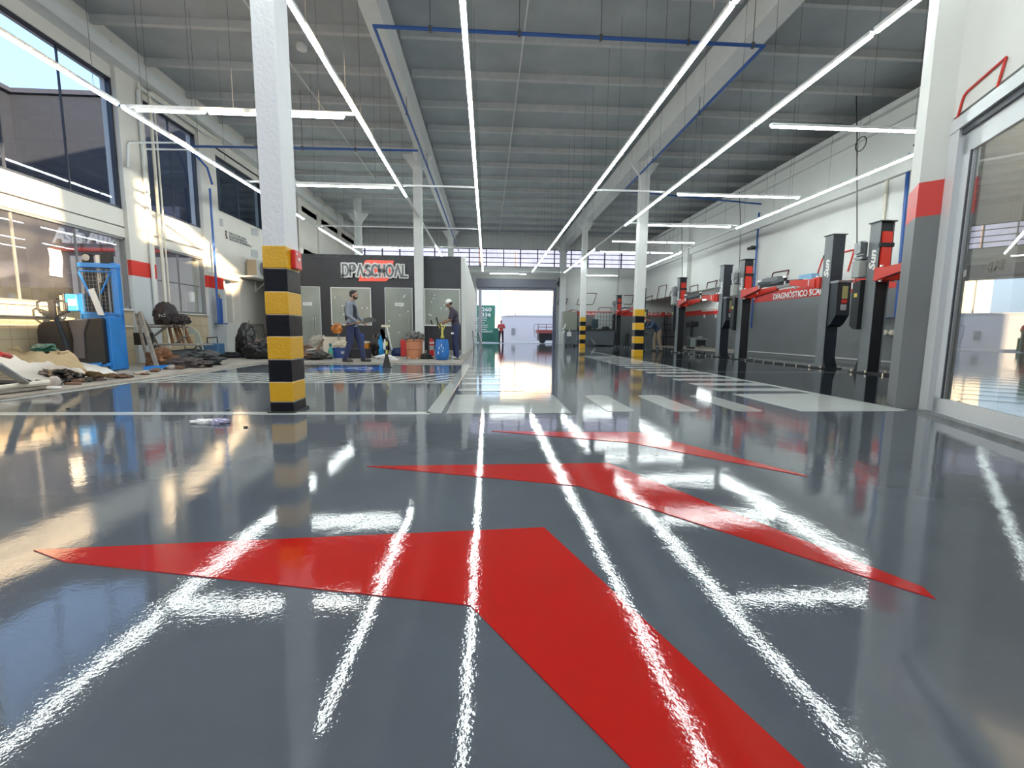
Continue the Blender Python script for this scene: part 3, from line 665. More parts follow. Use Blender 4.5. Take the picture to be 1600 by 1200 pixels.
t = thing('utility_pole', 'slim pale lamp pole in the middle of the far gate view', 'pole', (3, 44, 0))
p_ = at(805, 500, 44); MB().cyl((p_.x, 44, 0), (p_.x, 44, 8.5), .07, .05, 8).build('post', W['poleg'], t)
# red flatbed trailer / cart parked outside the gate
t = thing('stake_trailer', 'red stake-sided trailer parked outside the far gate', 'trailer', (5.5, 33.5, 0))
a = at(839, 537, 33.5); X0 = a.x; X1 = X0+1.9
MB().bb((X0, 33, .72), (X1, 34.6, .98)).build('bed', mat('faded_red', (.42, .09, .08), .6), t)
b = MB()
for z in (1.16, 1.36): b.bb((X0, 32.98, z), (X1, 33.02, z+.04))
for x in (X0, X0+.6, X0+1.2, X1-.04): b.bb((x, 32.97, .98), (x+.04, 33.03, 1.4))
b.build('stake_rail', mat('dark_red', (.20, .05, .05), .6), t)
b = MB().bb((X0+.1, 33.1, .2), (X1, 34.4, .72)); b.build('chassis', W['flatblack'], t)
for x in (X0+.35, X1-.3): MB().cyl((x, 32.95, .22), (x, 33.2, .22), .24, n=16).build('wheel', W['rubber'], t)
b = MB().tube([(X0, 33.1, .9), (X0-.28, 33.1, .85), (X0-.28, 33.1, 1.35), (X0, 33.1, 1.42)], .025, 6).tube([(X0-.28, 33.1, .85), (X0-.2, 33.1, .45), (X0, 33.1, .4)], .025, 6); b.build('front_ladder', W['dsteel'], t)

nr = thing('street_shade_block', 'unseen pale block added right of the far gate to shade the white street wall', 'building', (14, 31, 0))  # out of view, added to keep the sun off the street wall
MB().bb((13.6, 31.0, -.05), (24, 62, 5.2)).build('wall', W['cream'], nr)
# dark neighbouring block behind the tinted windows
nb = thing('neighbour_building', 'dark neighbouring block with a flat roof seen through the tinted upper windows', 'building', (-14, 14, 0))
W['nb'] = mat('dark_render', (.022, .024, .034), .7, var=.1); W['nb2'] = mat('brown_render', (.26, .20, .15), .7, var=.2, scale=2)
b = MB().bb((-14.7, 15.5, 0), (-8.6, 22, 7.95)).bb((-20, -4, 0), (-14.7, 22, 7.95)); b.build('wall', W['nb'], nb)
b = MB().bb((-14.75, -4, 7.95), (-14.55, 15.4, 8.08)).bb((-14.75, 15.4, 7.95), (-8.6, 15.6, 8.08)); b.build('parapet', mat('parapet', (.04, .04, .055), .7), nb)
b = MB()
for y in (5.5, 8.0, 10.5): b.bb((-14.72, y, 1.0), (-14.66, y+1.6, 2.8))
b.build('window', W['frame'], nb)
MB().bb((-14.72, 2, 0), (-14.62, 15.4, 2.75)).build('ground_floor_front', mat('yard_beige', (.50, .40, .29), .7, var=.12, scale=.8), nb)
b = MB()
for k in range(15): b.bb((-14.62, 2.2+k*.85, 0), (-14.58, 2.25+k*.85, 2.75))
b.build('seam', mat('yard_seam', (.62, .54, .42), .6), nb)['kind'] = 'stuff'
MB().bb((-14.6, 12.0, .9), (-14.55, 13.6, 2.0)).build('shop_window', W['white'], nb)
# sign of the shop across the yard, read through the lower left window
sb = thing('shop_fascia_sign', 'grey fascia across the yard with pale letters and a red underline', 'sign', (-12, 12, 2))
Ys = 13.6
a = at(42, 352, Ys); c_ = at(200, 420, Ys)
MB().bb((a.x-1.2, Ys, c_.z-.55), (-8.7, Ys+.3, a.z+.6)).build('fascia_board', mat('mauve_fascia', (.16, .145, .18), .6), sb)
p0 = at(84, 380, Ys-.08); p1 = at(193, 363, Ys-.08)
text('lettering', 'Asia Auto', W['letter'], p0, (1, 0, 0), (0, 0, 1), width=p1.x-p0.x, height=.42, depth=.1, bold=.035, shear=.2, parent=sb)
p0 = at(80, 390, Ys-.06); MB().bb((p0.x, Ys-.10, p0.z-.03), (-8.7, Ys, p0.z+.07)).build('red_underline', W['red'], sb)
MB().bb((-14.2, 9.2, .0), (-13.9, 10.6, 3.9)).build('red_glow_slab', W['orange_sign'], sb)  # red slab with its own glow, stands in for a red reflection
t = tag(MB().grid(lambda u, v: (XL-.02+.01*sin(u*6), 9.22+u*.26+.02*sin(v*5), 2.22-v*.50), 5, 6, .003).build('paper_notice', W['white']), 'white paper notice stuck inside the dusty lower left window', 'notice')
t.location.y = wx(90, 420, XL).y-9.35; t.location.z = wx(90, 390, XL).z-2.22

# ================================================================== BLACK PARTITION OFFICE
YP = 15.7; PZ = 3.34
of = struct(MB().bb((-7.3, YP, 0), (-.80, YP+.12, PZ)).build('wall_partition', W['black_wall']))
struct(MB().bb((-.90, YP-.002, 0), (-.76, YF, PZ)).bb((-7.3, YP, PZ-.1), (-.8, YF, PZ)).build('wall_partition_side', W['wall']))
struct(MB().bb((-7.3, YP-.22, 0), (-.92, YP, .15)).build('trim_partition_plinth', W['bare']))
def panel(x0, y0, x1, y1, label, door=True, hx=None, nm='glass_door', sign=None, dots=0):
    a = at(x0, y0, YP-.03); c = at(x1, y1, YP-.03); z0 = max(c.z, .17)
    t = thing(nm, label, 'door' if door else 'window', (a.x, YP-.03, z0))
    MB().bb((a.x, YP-.035, z0), (c.x, YP-.02, a.z)).build('pane', W['frosted'], t)
    w_ = .03 if not door else .014
    b = MB().bb((a.x-w_, YP-.04, z0-w_), (a.x, YP, a.z+w_)).bb((c.x, YP-.04, z0-w_), (c.x+w_, YP, a.z+w_)).bb((a.x, YP-.04, a.z), (c.x, YP, a.z+w_)).bb((a.x, YP-.04, z0-w_), (c.x, YP, z0))
    b.build('frame', W['white'] if not door else W['alu'], t)
    if hx:
        for q in hx:
            p = at(q, 500, YP-.08); z_ = at(q, 515, YP-.08).z
            MB().cyl((p.x, YP-.09, z_), (p.x, YP-.09, z_+.42), .014, n=8).cyl((p.x, YP-.09, z_+.06), (p.x, YP-.02, z_+.06), .01, n=6).cyl((p.x, YP-.09, z_+.36), (p.x, YP-.02, z_+.36), .01, n=6).build('handle', W['zinc'], t)
    if sign:
        p = at(sign[0], sign[1], YP-.05); s_ = tag(MB().bb((p.x, YP-.045, p.z-.11), (p.x+.30, YP-.036, p.z)).build('door_sign', W['white'], t)); text('door_sign_text', 'SALA', W['wgrey'], (p.x+.04, YP-.046, p.z-.075), (1, 0, 0), (0, 0, 1), width=.2, height=.045, depth=.002, parent=s_)
    if dots:
        rnd = random.Random(dots); b = MB()
        for i in range(9): X_ = rnd.uniform(a.x+.1, c.x-.1); Z_ = rnd.uniform(z0+.1, a.z-.15); b.ball((X_, YP-.037, Z_), (.022, .004, .026), 8)
        b.build('paint_spatter', W['white'], t)
    return t
panel(469, 448, 503, 544, 'leftmost frosted glass door in the black partition, next to the striped column', hx=(489.5, 493.5), sign=(473, 472))
panel(517.5, 450, 579.5, 507, 'frosted window in the black partition behind the man in the grey shirt', False, nm='glass_window', dots=3)
panel(601.5, 450, 645, 544, 'frosted glass door in the black partition between window and plain column', hx=(639.5,), sign=(617, 473), dots=5)
panel(664, 452, 718, 508, 'frosted window in the black partition behind the man in the white cap', False, nm='glass_window', dots=8)
W['warmwhite'] = mat('cream_sheet', (.75, .66, .52), .6)
# sign
sg = thing('shop_sign', 'illuminated coral emblem with DPASCHOAL lettering on the black partition', 'sign', (-3.8, YP, 2.6))
def sgp(x, y, o=.05): return at(x, y, YP-o)
def rpoly(P, rads, n=6):
    out = []
    for i, p in enumerate(P):
        p = Vector(p); a = Vector(P[i-1]); c = Vector(P[(i+1) % len(P)]); r = rads[i]
        if r <= 0: out.append(p); continue
        u = (a-p).normalized(); v = (c-p).normalized(); s_ = p+u*r; e = p+v*r
        for k in range(n+1): q = k/n; out.append((s_*(1-q)+p*q)*(1-q)+(p*(1-q)+e*q)*q)
    return out
up = [sgp(566, 429), sgp(569, 406), sgp(615, 407), sgp(610.5, 429)]; lo = [sgp(563, 430), sgp(609, 430), sgp(606, 439.5), sgp(560, 439)]
b = MB().prism(rpoly(up, [0, .14, 0, 0]), (0, .05, 0)).prism(rpoly(lo, [0, 0, .13, 0]), (0, .05, 0)); b.build('emblem', W['orange_sign'], sg)
word = 'DP\u039bSCHO\u039bL'
a = sgp(536, 430.5, .1); c_ = sgp(635.5, 415, .1)
# letters drawn as strokes so the two A's stand without a crossbar
def arc(cx, cz, rx, rz, a0, a1, n=10): return [(cx+rx*cos(radians(a0+(a1-a0)*i/n)), cz+rz*sin(radians(a0+(a1-a0)*i/n))) for i in range(n+1)]
GL = {'D': [[(0, 0), (0, 1)]+arc(.30, .5, .34, .5, 90, -90)+[(0, 0)]], 'P': [[(0, 0), (0, 1)]+arc(.36, .72, .26, .28, 90, -90)+[(0, .44)]], 'A': [[(0, 0), (.36, 1), (.72, 0)]],
      'S': [arc(.32, .74, .28, .26, 30, 180)+[(.06, .68)]+arc(.32, .27, .30, .27, 80, -160)], 'C': [arc(.36, .5, .36, .5, 50, 310, 16)], 'H': [[(0, 0), (0, 1)], [(0, .5), (.6, .5)], [(.6, 0), (.6, 1)]],
      'O': [arc(.40, .5, .40, .5, 0, 360, 22)], 'L': [[(0, 1), (0, 0), (.5, 0)]]}
GW = {'D': .64, 'P': .62, 'A': .72, 'S': .62, 'C': .66, 'H': .6, 'O': .8, 'L': .5}
tot = sum(GW[k] for k in 'DPASCHOAL')+.24*8
H_ = c_.z-a.z; sc = (c_.x-a.x)/tot
def strokes(r, dy, m, nm):
    b = MB(); x = a.x
    for L_ in 'DPASCHOAL':
        for st in GL[L_]:
            for i in range(len(st)-1):
                jy = .0012*(i % 4); p = Vector((x+st[i][0]*sc, a.y-dy-jy, a.z+st[i][1]*H_)); q = Vector((x+st[i+1][0]*sc, a.y-dy-jy, a.z+st[i+1][1]*H_)); d = (q-p).normalized(); n_ = Vector((-d.z, 0, d.x))*r
                p2 = p-d*r*.8; q2 = q+d*r*.8
                b.prism([p2+n_, q2+n_, q2-n_, p2-n_], (0, .025, 0))
        x += (GW[L_]+.24)*sc
    return b.build(nm, m, sg)
strokes(.070, 0, W['letter'], 'letter_outline'); strokes(.028, .010, mat('letter_face', (.20, .20, .205), .6), 'letter_face')

# ================================================================== WALL LETTERING AND OUTLINES
def wtext(txt, x0, y0, x1, y1, X, h_, nm='wall_lettering', bold=.02):
    a = wx(x0, y0, X-.03); c = wx(x1, y1, X-.03)   # a = left end (far), c = right end (near)
    return text(nm, txt, W['letter'], (X-.03, a.y, a.z), (0, -1, 0), (0, 0, 1), width=a.y-c.y, height=h_, depth=.012, bold=bold)
tag(wtext('DIAGN\u00d3STICO SCANNER', 1208, 468.5, 1308, 455, XR, .26), 'white DIAGNÓSTICO SCANNER lettering on the red wall band', 'lettering')
tag(wtext('IGNI\u00c7\u00c3O', 1318, 455.5, 1372, 447, XR, .26), 'white IGNIÇÃO lettering on the red wall band behind the nearest lift', 'lettering')
tag(wtext('ALINHADOR DE MOTOR', 1096.5, 487.5, 1133, 484.2, 13.0, .22), 'small white lettering on the red band inside the workshop recess', 'lettering')
def ytext(txt, x0, x1, y, Y, h_): a = at(x0, y, Y-.03); c = at(x1, y, Y-.03); return text('wall_lettering', txt, W['letter'], (a.x, Y-.03, a.z), (1, 0, 0), (0, 0, 1), width=c.x-a.x, height=h_, depth=.012, bold=.02)
tag(ytext('BALANCE', 914, 938, 492.2, YF, .19), 'white BALANCE lettering on the far red band', 'lettering')
tag(ytext('CHECKUP', 1009, 1033.5, 492.4, YF, .19), 'white CHECKUP lettering on the far red band right of the striped column', 'lettering')
tag(ytext('FILTRO', 1039, 1055, 492.4, YF, .19), 'white FILTRO lettering on the far red band left of the lift post', 'lettering')
W['outline'] = mat('outline_paint', (.10, .035, .03), .5)
def outline(pts, label, closed=False, th=.022, m=None, d=(-.01, 0, 0), grp='outlined parallelograms on the walls'):
    b = MB(); n = len(pts)
    for i in range(n if closed else n-1):
        p, q = pts[i], pts[(i+1) % n]; b.cyl(p, q, th, n=6)
    return tag(b.build('wall_outline', m or W['outline']), label, 'wall graphic', grp)
def wpts(P): return [wx(x, y, XR-.015) for x, y in P]
def ypts(P): return [at(x, y, YF-.015) for x, y in P]
outline(wpts([(1205.6, 436), (1207.4, 427.5), (1210, 425.8), (1232.8, 421.9), (1227.5, 440.6)]), 'outline of a slanted frame on the right wall above the dark box')
outline(wpts([(1276, 432), (1285, 404.8), (1289.6, 400.4), (1335, 390), (1324.6, 424)]), 'largest slanted outline on the right wall behind the near post of the middle lift', m=W['red'])
outline(wpts([(1009, 468), (1010, 465), (1019.4, 461.9), (1018.5, 471)]), 'small slanted outline next to the nearer right striped column')
outline(wpts([(1026, 468), (1030, 448), (1042, 445), (1038.8, 466)]), 'tall closed slanted outline over the workshop recess', True)
outline(wpts([(1046, 463.8), (1048, 456), (1050, 454.8), (1056, 453.9), (1060, 453.5)]), 'slanted outline just left of the red topped far lift post')
outline(wpts([(1078, 456), (1078, 448), (1090.6, 445), (1090, 455)]), 'slanted outline just right of the red topped far lift post')
outline(wpts([(1103.8, 450.6), (1105.6, 441.9), (1120.6, 438), (1118, 448)]), 'slanted outline left of the charcoal lift post')
outline(ypts([(871, 475.6), (873.8, 466.9), (886.9, 467), (884.4, 475.4)]), 'small closed outline on the far wall beside the gate', True)
outline(ypts([(912, 458), (932.5, 458.5), (927.5, 473.8), (925, 476), (901, 476), (904, 467)]), 'largest outline on the far wall behind the distant striped column')
outline(ypts([(935, 486), (935.6, 481.9), (937.5, 480.4), (955.6, 480.6), (954.4, 486)]), 'outline with rounded corner rising from the far red band')
outline(ypts([(975, 461.5), (990, 461.5), (988, 473), (986, 475.4), (975, 475.4)]), 'outline on the far wall right of the farthest lift post')
def epx(x, y):   # pixel -> plane of the entrance front
    d = ray(x, y); t = (E0-CAM).dot(EN)/d.dot(EN); return CAM+d*t-EN*.012
outline([epx(1498, 186), epx(1506, 157), epx(1509, 149), epx(1514, 142.5), epx(1575, 89), epx(1561, 136)], 'thin red outline on the white wall above the entrance door', th=.011, m=W['red'])
W['lgrey'] = mat('light_grey_decal', (.38, .39, .40), .5)
def lpts(P): return [wx(x, y, XL+.0) for x, y in P]
for i, (x, y) in enumerate(((342.5, 347), (397.5, 362.5), (397.5, 396.5))):
    P = [(x-5.5, y-7), (x+5, y-5), (x+6, y+7), (x-4.5, y+4.5)]
    tag(MB().prism([Vector((XL+.0, p.y, p.z)) for p in lpts(P)], (.01, 0, 0)).build('wall_square', W['lgrey']), ('upper left', 'upper right', 'lower right')[i]+' grey square on the white panel above the side room', 'wall graphic', 'grey squares on the left wall')
for i, (x0, y0, x1, y1, s_) in enumerate(((358, 363.5, 385, 373, 'TROCA DE OLEO'), (358, 368, 386, 377.5, 'ALINHAMENTO'), (359, 372.5, 393, 384, 'BALANCEAMENTO'))):
    a = wx(x0, y0, XL+.02); c = wx(x1, y1, XL+.02)
    o = text('wall_lettering', s_, W['wgrey'], (XL+.02, a.y, a.z-.05), (0, 1, 0), (0, 0, 1), width=c.y-a.y, height=.075, depth=.008)
    tag(o, '%s line of small dark text on the white panel above the side room' % ('top', 'middle', 'bottom')[i], 'lettering')
    tag(MB().bb((XL, a.y-.18, a.z-.04), (XL+.012, a.y-.10, a.z+.03)).build('bullet_mark', W['outline']), '%s dark bullet before the small text lines' % ('top', 'middle', 'bottom')[i], 'wall graphic')

# ================================================================== CAR LIFTS
def sun_logo(par, X, y, z0, z1):
    o = text('logo_lettering', 'Sun', W['letter'], (X, y-.075, z0), (0, 0, 1), (0, 1, 0), width=z1-z0, height=.15, depth=.006, bold=.04, shear=.25, parent=par); return o
def car_lift(name_label, yf, yn, near_box=True, far_unit=True, H=3.08, detail=True, near=True):
    t = thing('car_lift', name_label, 'car lift', (8.06, (yf+yn)/2, 0))
    x0, x1 = 7.92, 8.21
    def post(y, s):       # s=+1: inner face towards +Y (near post); s=-1: inner face towards -Y (far post)
        b = MB().bb((x0, y-.125, .02), (x0+.012, y+.125, H)).bb((x1-.012, y-.125, .02), (x1, y+.125, H))
        b.bb((x0, y-.125 if s > 0 else y+.113, .02), (x1, y-.113 if s > 0 else y+.125, H)); 
        p = b.build('post', W['lift_grey'] if s < 0 else W['lift_grey'], t)
        MB().bb((x0+.012, y-.10, .02), (x1-.012, y+.10, H-.02)).build('post_core', W['lift_pit'] if s < 0 else W['lift_dark'], p)
        if s > 0: MB().bb((x0+.002, y-.131, .02), (x1-.002, y-.125, H)).build('post_front', W['lift_dark'], p)
        MB().bb((x0-.03, y-.15, H), (x1+.03, y+.15, H+.02)).build('top_cap', W['lift_dark'], p)
        MB().bb((x0-.12, y-.22, .0), (x1+.12, y+.22, .022)).build('base_plate', W['flatblack'], p)
        b = MB()
        for a_ in (-.1, .1):
            for c_ in (-.18, .18): b.cyl((8.065+a_*2.2, y+c_, .022), (8.065+a_*2.2, y+c_, .07), .02, n=6)
        b.build('anchor_bolt', W['zinc'], p)
        for sx in (x0-.0, x1-.012): b = MB().prism([(sx, y-.125, .02), (sx, y-.22, .02), (sx, y-.125, .30)] if s > 0 else [(sx, y+.125, .02), (sx, y+.22, .02), (sx, y+.125, .30)], (.012, 0, 0)); b.build('gusset', W['flatblack'], p)
        sun_logo(p, x0-.004, y, 2.13, 2.54)
        return p
    def carriage(y, s):
        yy = y+s*.13
        c = MB().bb((x0+.045, yy-.02, 1.88), (x1-.045, yy+.02, 2.88)).build('carriage', W['lift_red'], t)
        MB().bb((x0, yy-.03*1, 2.58), (x1, yy+.03, 2.66)).build('carriage_band', W['lift_pit'], c)
        MB().bb((x0-.06, min(yy, yy+s*.22), 1.90), (x1+.06, max(yy, yy+s*.22), 2.16)).build('arm_bracket', W['lift_red'], c)
        MB().cyl((x0-.02, yy+s*.12, 1.87), (x0-.02, yy+s*.12, 2.2), .03, n=10).cyl((x1+.02, yy+s*.12, 1.87), (x1+.02, yy+s*.12, 2.2), .03, n=10).build('hinge_pin', W['zinc'], c)
        for k, (xa, dx, L1, L2) in enumerate(((x0-.02, -.07, .85, 1.25), (x1+.02, .20, .85, .9))):
            p0 = Vector((xa, yy+s*.12, 2.04)); d = Vector((dx, s*1.0, .06)).normalized(); n_ = Vector((-d.y, d.x, 0)); up = Vector((0, 0, 1))
            a1 = p0+d*L1; b = MB()
            b.add([p0+n_*.07-up*.13, p0-n_*.07-up*.13, p0+n_*.07+up*.09, p0-n_*.07+up*.09, a1+n_*.055-up*.03, a1-n_*.055-up*.03, a1+n_*.055+up*.09, a1-n_*.055+up*.09], [(0, 1, 3, 2), (4, 6, 7, 5), (0, 2, 6, 4), (1, 5, 7, 3), (2, 3, 7, 6), (0, 4, 5, 1)])
            ar = b.build('arm', W['lift_red'], t, bevel=.008)
            a2 = a1+d*L2; b = MB(); s0 = a1-d*.35
            b.add([s0+n_*.04-up*.0+up*.03, s0-n_*.04+up*.03, s0+n_*.04+up*.11, s0-n_*.04+up*.11, a2+n_*.04+up*.02, a2-n_*.04+up*.02, a2+n_*.04+up*.10, a2-n_*.04+up*.10], [(0, 1, 3, 2), (4, 6, 7, 5), (0, 2, 6, 4), (1, 5, 7, 3), (2, 3, 7, 6), (0, 4, 5, 1)])
            b.build('arm_extension', W['lift_dark'] if k == 0 else W['dsteel'], ar)
            MB().cyl(a2+up*.10, a2+up*.15, .06, n=12).cyl(a2-up*.08, a2+up*.02, .025, n=8).build('lifting_pad', W['zinc'], ar)
            MB().box(p0+n_*.075*(1 if k == 0 else -1)+d*.18, (.012, .02, .13)).build('white_decal', W['white'], ar)
    post(yf, -1); carriage(yf, -1)
    if near: post(yn, 1); carriage(yn, 1)
    if near_box and near:
        y = yn-.13
        c = MB().prism([(x0+.02, y, 2.02), (x0+.02, y-.22, 1.98), (x0+.02, y-.24, 1.25), (x0+.02, y-.10, 1.05), (x0+.02, y, .98)], (x1-x0+.03, 0, 0)).build('control_box', W['lift_dark'], t)
        MB().bb((x0+.01, y-.25, 1.98), (x1+.07, y+.0, 2.03)).build('box_lid', W['dsteel'], c)
        MB().bb((x0+.13, y-.246, 1.62), (x1-.03, y-.236, 1.90)).build('yellow_label', mat('label_olive', (.42, .38, .16), .5), c)
        MB().bb((x0+.13, y-.247, 1.52), (x1-.03, y-.236, 1.60)).build('red_label', W['red'], c)
        MB().bb((x0+.12, y-.248, 1.36), (x1-.04, y-.236, 1.49)).build('white_label', W['lgrey'], c)
    if far_unit:
        y = yf+.13
        u = MB().lathe([(.06, 2.42), (.09, 2.46), (.09, 2.72), (.05, 2.76)], (x0-.03, y+.12, 0), 14).build('pump_motor', W['dsteel'], t, smooth=True)
        MB().bb((x0-.16, y+.02, 2.5), (x0-.07, y+.18, 2.72)).bb((x0-.12, y+.0, 2.38), (x0+.1, y+.2, 2.43)).build('terminal_box', W['dsteel'], u)
        MB().bb((x0-.15, y+.02, 2.0), (x0+.10, y+.22, 2.36)).build('oil_tank', mat('tank_grey', (.36, .38, .37), .45), t, bevel=.02)
        k = MB().prism([(x0-.10, y, 1.95), (x0-.10, y+.2, 1.90), (x0-.10, y+.2, 1.0), (x0-.10, y+.08, .92), (x0-.10, y, .92)], (.22, 0, 0)).build('safety_cover', W['lift_pit'], t)
        MB().bb((x0-.104, y+.06, 1.60), (x0-.1, y+.14, 1.68)).build('warning_label', mat('warning_yellow', (.65, .5, .1), .5), k)
    b = MB().prism([(x0-.06, yf, .002), (x0-.06, yn, .002), (x0-.06, yn, .035), (x0-.06, yf, .035)], (.14, 0, 0)); c = b.build('cable_cover', W['flatblack'], t)
    b = MB(); n = int((yf-yn)/.45)
    for i in range(n): b.cyl((x0-.08, yn+.2+i*.45, 0), (x0-.08, yn+.2+i*.45, .055), .018, n=6)
    b.build('floor_anchor', W['zinc'], c)
    return t
car_lift('nearest car lift, its arms cut off by the entrance pillar', 9.0, 5.5, near=False)
car_lift('second car lift from the entrance, with DIAGNÓSTICO wall lettering behind', 13.8, 10.25)
car_lift('third car lift, in front of the workshop recess', 18.45, 15.0)
car_lift('farthest car lift, beside the striped column near the IBC tank', 27.4, 23.2)
t = thing('power_cable', 'black cable with inline socket hanging over the control box of the second lift', 'cable', (8.9, 9.9, 5))
P = [wx(1339+(-2 if i > 8 else 0), y, 8.9) for i, y in enumerate((205, 240, 270, 300, 330, 360, 380, 395, 408, 420, 440, 458))]+[wx(1341, 478, 8.9), wx(1348, 500, 8.9), wx(1353, 508, 8.9)]
P = [wx(1338, 150, 8.9)]+P
MB().tube(P, .012, 6).build('cord', W['cable'], t); q_ = wx(1333.5, 423, 8.9); MB().lathe([(.012, -.09), (.035, -.05), (.035, .05), (.012, .09)], q_, 10).build('inline_socket', W['rubber'], t)
q_ = wx(1345, 225, 8.9); MB().tube([q_+Vector((0, .16*cos(i*.52), .16*sin(i*.52))) for i in range(14)], .012, 5).build('coil', W['cable'], t)
for X_, xs, lb in ((8.6, ((1155, 300), (1157, 340), (1156, 400), (1153, 455)), 'over the far post of the second lift'), (8.6, ((1065, 345), (1066, 400), (1066, 432)), 'over the far post of the third lift'), (7.9, ((968, 375), (967, 430), (965, 458)), 'over the farthest lift post')):
    tag(MB().tube([wx(x, y, X_) for x, y in xs], .012, 5).build('power_cable', W['cable']), 'thin black cable hanging '+lb, 'cable', 'cables over the lifts')
tag(MB().bb((XR-.25, wx(1226, 440, XR).y, wx(1213, 446, XR).z), (XR-.02, wx(1201, 440, XR).y, wx(1213, 434, XR).z)).build('wall_box', W['wgrey']), 'dark grey box on the right wall above the red band', 'box')
tag(MB().bb((XR-.25, wx(1280, 433, XR).y, wx(1270, 438, XR).z), (XR-.02, wx(1260, 433, XR).y, wx(1270, 429, XR).z)).build('wall_box', mat('pale_blue_box', (.25, .48, .72), .4)), 'pale blue box on the right wall above the arm of the second lift', 'box')
t = thing('wall_lamp', 'small black twin spot fixed high on the right wall', 'lamp', (XR, 17, 4))
q_ = wx(1176, 387, XR-.12); MB().ball(q_, (.10, .16, .08), 10).build('spot', W['flatblack'], t); q_ = wx(1170, 388.5, XR-.12); MB().ball(q_, (.06, .09, .06), 10).cyl(q_, q_+Vector((.12, 0, 0)), .02).build('bracket', W['flatblack'], t)
tag(MB().tube([(XR-.05, 10.5, 5.0), (XR-.05, 10.35, 5.25), (XR-.05, 10.5, 5.45), (XR-.05, 10.7, 5.3)], .02, 6).build('pipe_loop', W['cable']), 'dark hooked hose end at the top of the right wall above the nearest lift', 'hose')
t = thing('pipe_valve', 'pale twin air outlet at the foot of the cream conduit on the right wall', 'valve', (XR-.1, 11.3, 1))
q_ = wx(1388, 520, XR-.12)
for k in (-.10, .10): MB().lathe([(.035, -.07), (.06, -.05), (.06, .05), (.03, .07)], q_+Vector((0, k, 0)), 12).build('outlet', W['pvc'], t)
MB().cyl(q_+Vector((0, -.16, 0)), q_+Vector((0, .16, 0)), .02).build('body', W['pvc'], t)

# ================================================================== WORKSHOP RECESS AND FAR CORNER
W['counter'] = mat('grey_counter', (.10, .115, .13), .5, var=.1)
t = thing('workbench', 'long dark grey workbench along the far wall under BALANCE', 'workbench', (6.2, 27, 0))
MB().bb((5.45, 27.0, .06), (7.72, 27.7, .92)).build('body', W['counter'], t); MB().bb((5.4, 26.95, .92), (7.76, 27.75, 1.0)).build('worktop', W['flatblack'], t)
for i, (x, w_, h__, lb) in enumerate(((5.75, .4, .2, 'low dark tool tray'), (6.2, .35, .26, 'dark cylindrical part'), (7.25, .5, .2, 'low black grinder'))):
    z0 = 1.0
    o = MB().lathe([(w_*.5, 0), (w_*.5, h__*.5), (w_*.35, h__), (.02, h__)], (x, 27.3, z0), 10, 1, .5).build('tool', W['lift_pit']); tag(o, lb+' on the long workbench at the back', 'tool')
t = thing('monitor_stand', 'tall dark screen standing on the back workbench', 'monitor', (6.55, 27.2, 1)); MB().bb((6.38, 27.2, 1.08), (6.78, 27.26, 1.62)).build('screen', mat('dark_teal', (.02, .05, .06), .3), t); MB().bb((6.52, 27.15, 1.0), (6.64, 27.3, 1.08)).build('foot', W['flatblack'], t)
t = thing('ibc_tank', 'white plastic liquid tank in its wire cage on the back workbench', 'tank', (7.3, 28.2, 1))
MB().bb((6.95, 28.05, 1.06), (8.05, 28.9, 2.05)).build('bladder', mat('tank_plastic', (.62, .66, .64), .35), t, bevel=.05)
b = MB()
for i in range(7): x = 6.92+i*.19; b.bb((x-.012, 28.0, 1.0), (x+.012, 28.02, 2.1))
for i in range(5): z = 1.06+i*.25; b.bb((6.9, 27.99, z-.012), (8.1, 28.01, z+.012))
b.build('cage', W['dsteel'], t); MB().bb((6.85, 27.98, .0), (8.1, 28.95, 1.0)).build('pallet_frame', W['counter'], t)
t = thing('wheel_balancer', 'grey cabinet machine with white levers beside the distant striped column', 'machine', (5.05, 25.5, 0))
a = at(880, 486.5, 25.5); c_ = at(902, 516, 25.5)
MB().bb((a.x+.0, 25.5, c_.z), (c_.x, 26.1, a.z)).build('hood', mat('putty', (.24, .25, .21), .6), t, bevel=.03)
MB().tube([(c_.x-.5, 25.9, a.z), (c_.x-.2, 25.9, a.z+.12), (c_.x+.06, 25.9, a.z+.08), (c_.x+.1, 25.9, .9)], .025, 6).build('guard_arm', W['flatblack'], t)
MB().bb((a.x+.15, 25.55, .12), (c_.x-.05, 26.05, c_.z)).build('cabinet', W['counter'], t)
MB().bb((a.x+.25, 25.5, c_.z-.35), (a.x+.5, 25.56, c_.z-.1)).build('paper', W['white'], t)
b = MB().tube([at(884, 506, 25.4), at(882, 512, 25.4), at(879, 515, 25.4)], .035, 6).tube([at(882, 516, 25.4), at(881, 520, 25.4), at(880, 521, 25.4)], .03, 6).tube([at(890, 515, 25.4), at(889, 520, 25.4), at(886, 521, 25.4)], .03, 6); b.build('lever', W['white'], t)
for x in (a.x+.2, c_.x-.12): MB().cyl((x, 25.6, .06), (x, 25.7, .06), .06, n=10).build('caster', W['rubber'], t)
t = tag(MB().cyl(at(923, 529, 26.6), at(929, 538, 26.6), .09, n=10).build('leaning_tube', W['dsteel']), 'short grey tube leaning against the long back workbench', 'tube')
t = thing('tool_cabinet', 'low black steel cabinet with a pale frame inside the workshop recess', 'cabinet', (11.8, 22.6, 0))
a = at(1086, 543, 22.6); c_ = at(1104, 530, 22.6)
MB().bb((a.x, 22.6, .10), (c_.x, 23.2, c_.z)).build('carcass', mat('cabinet_edge', (.20, .23, .22), .5), t); MB().bb((a.x+.06, 22.57, .16), (c_.x-.05, 22.6, c_.z-.06)).build('door', W['lift_pit'], t); MB().bb((a.x-.03, 22.55, c_.z), (c_.x+.03, 23.25, c_.z+.03)).build('top_panel', W['lgrey'], t)
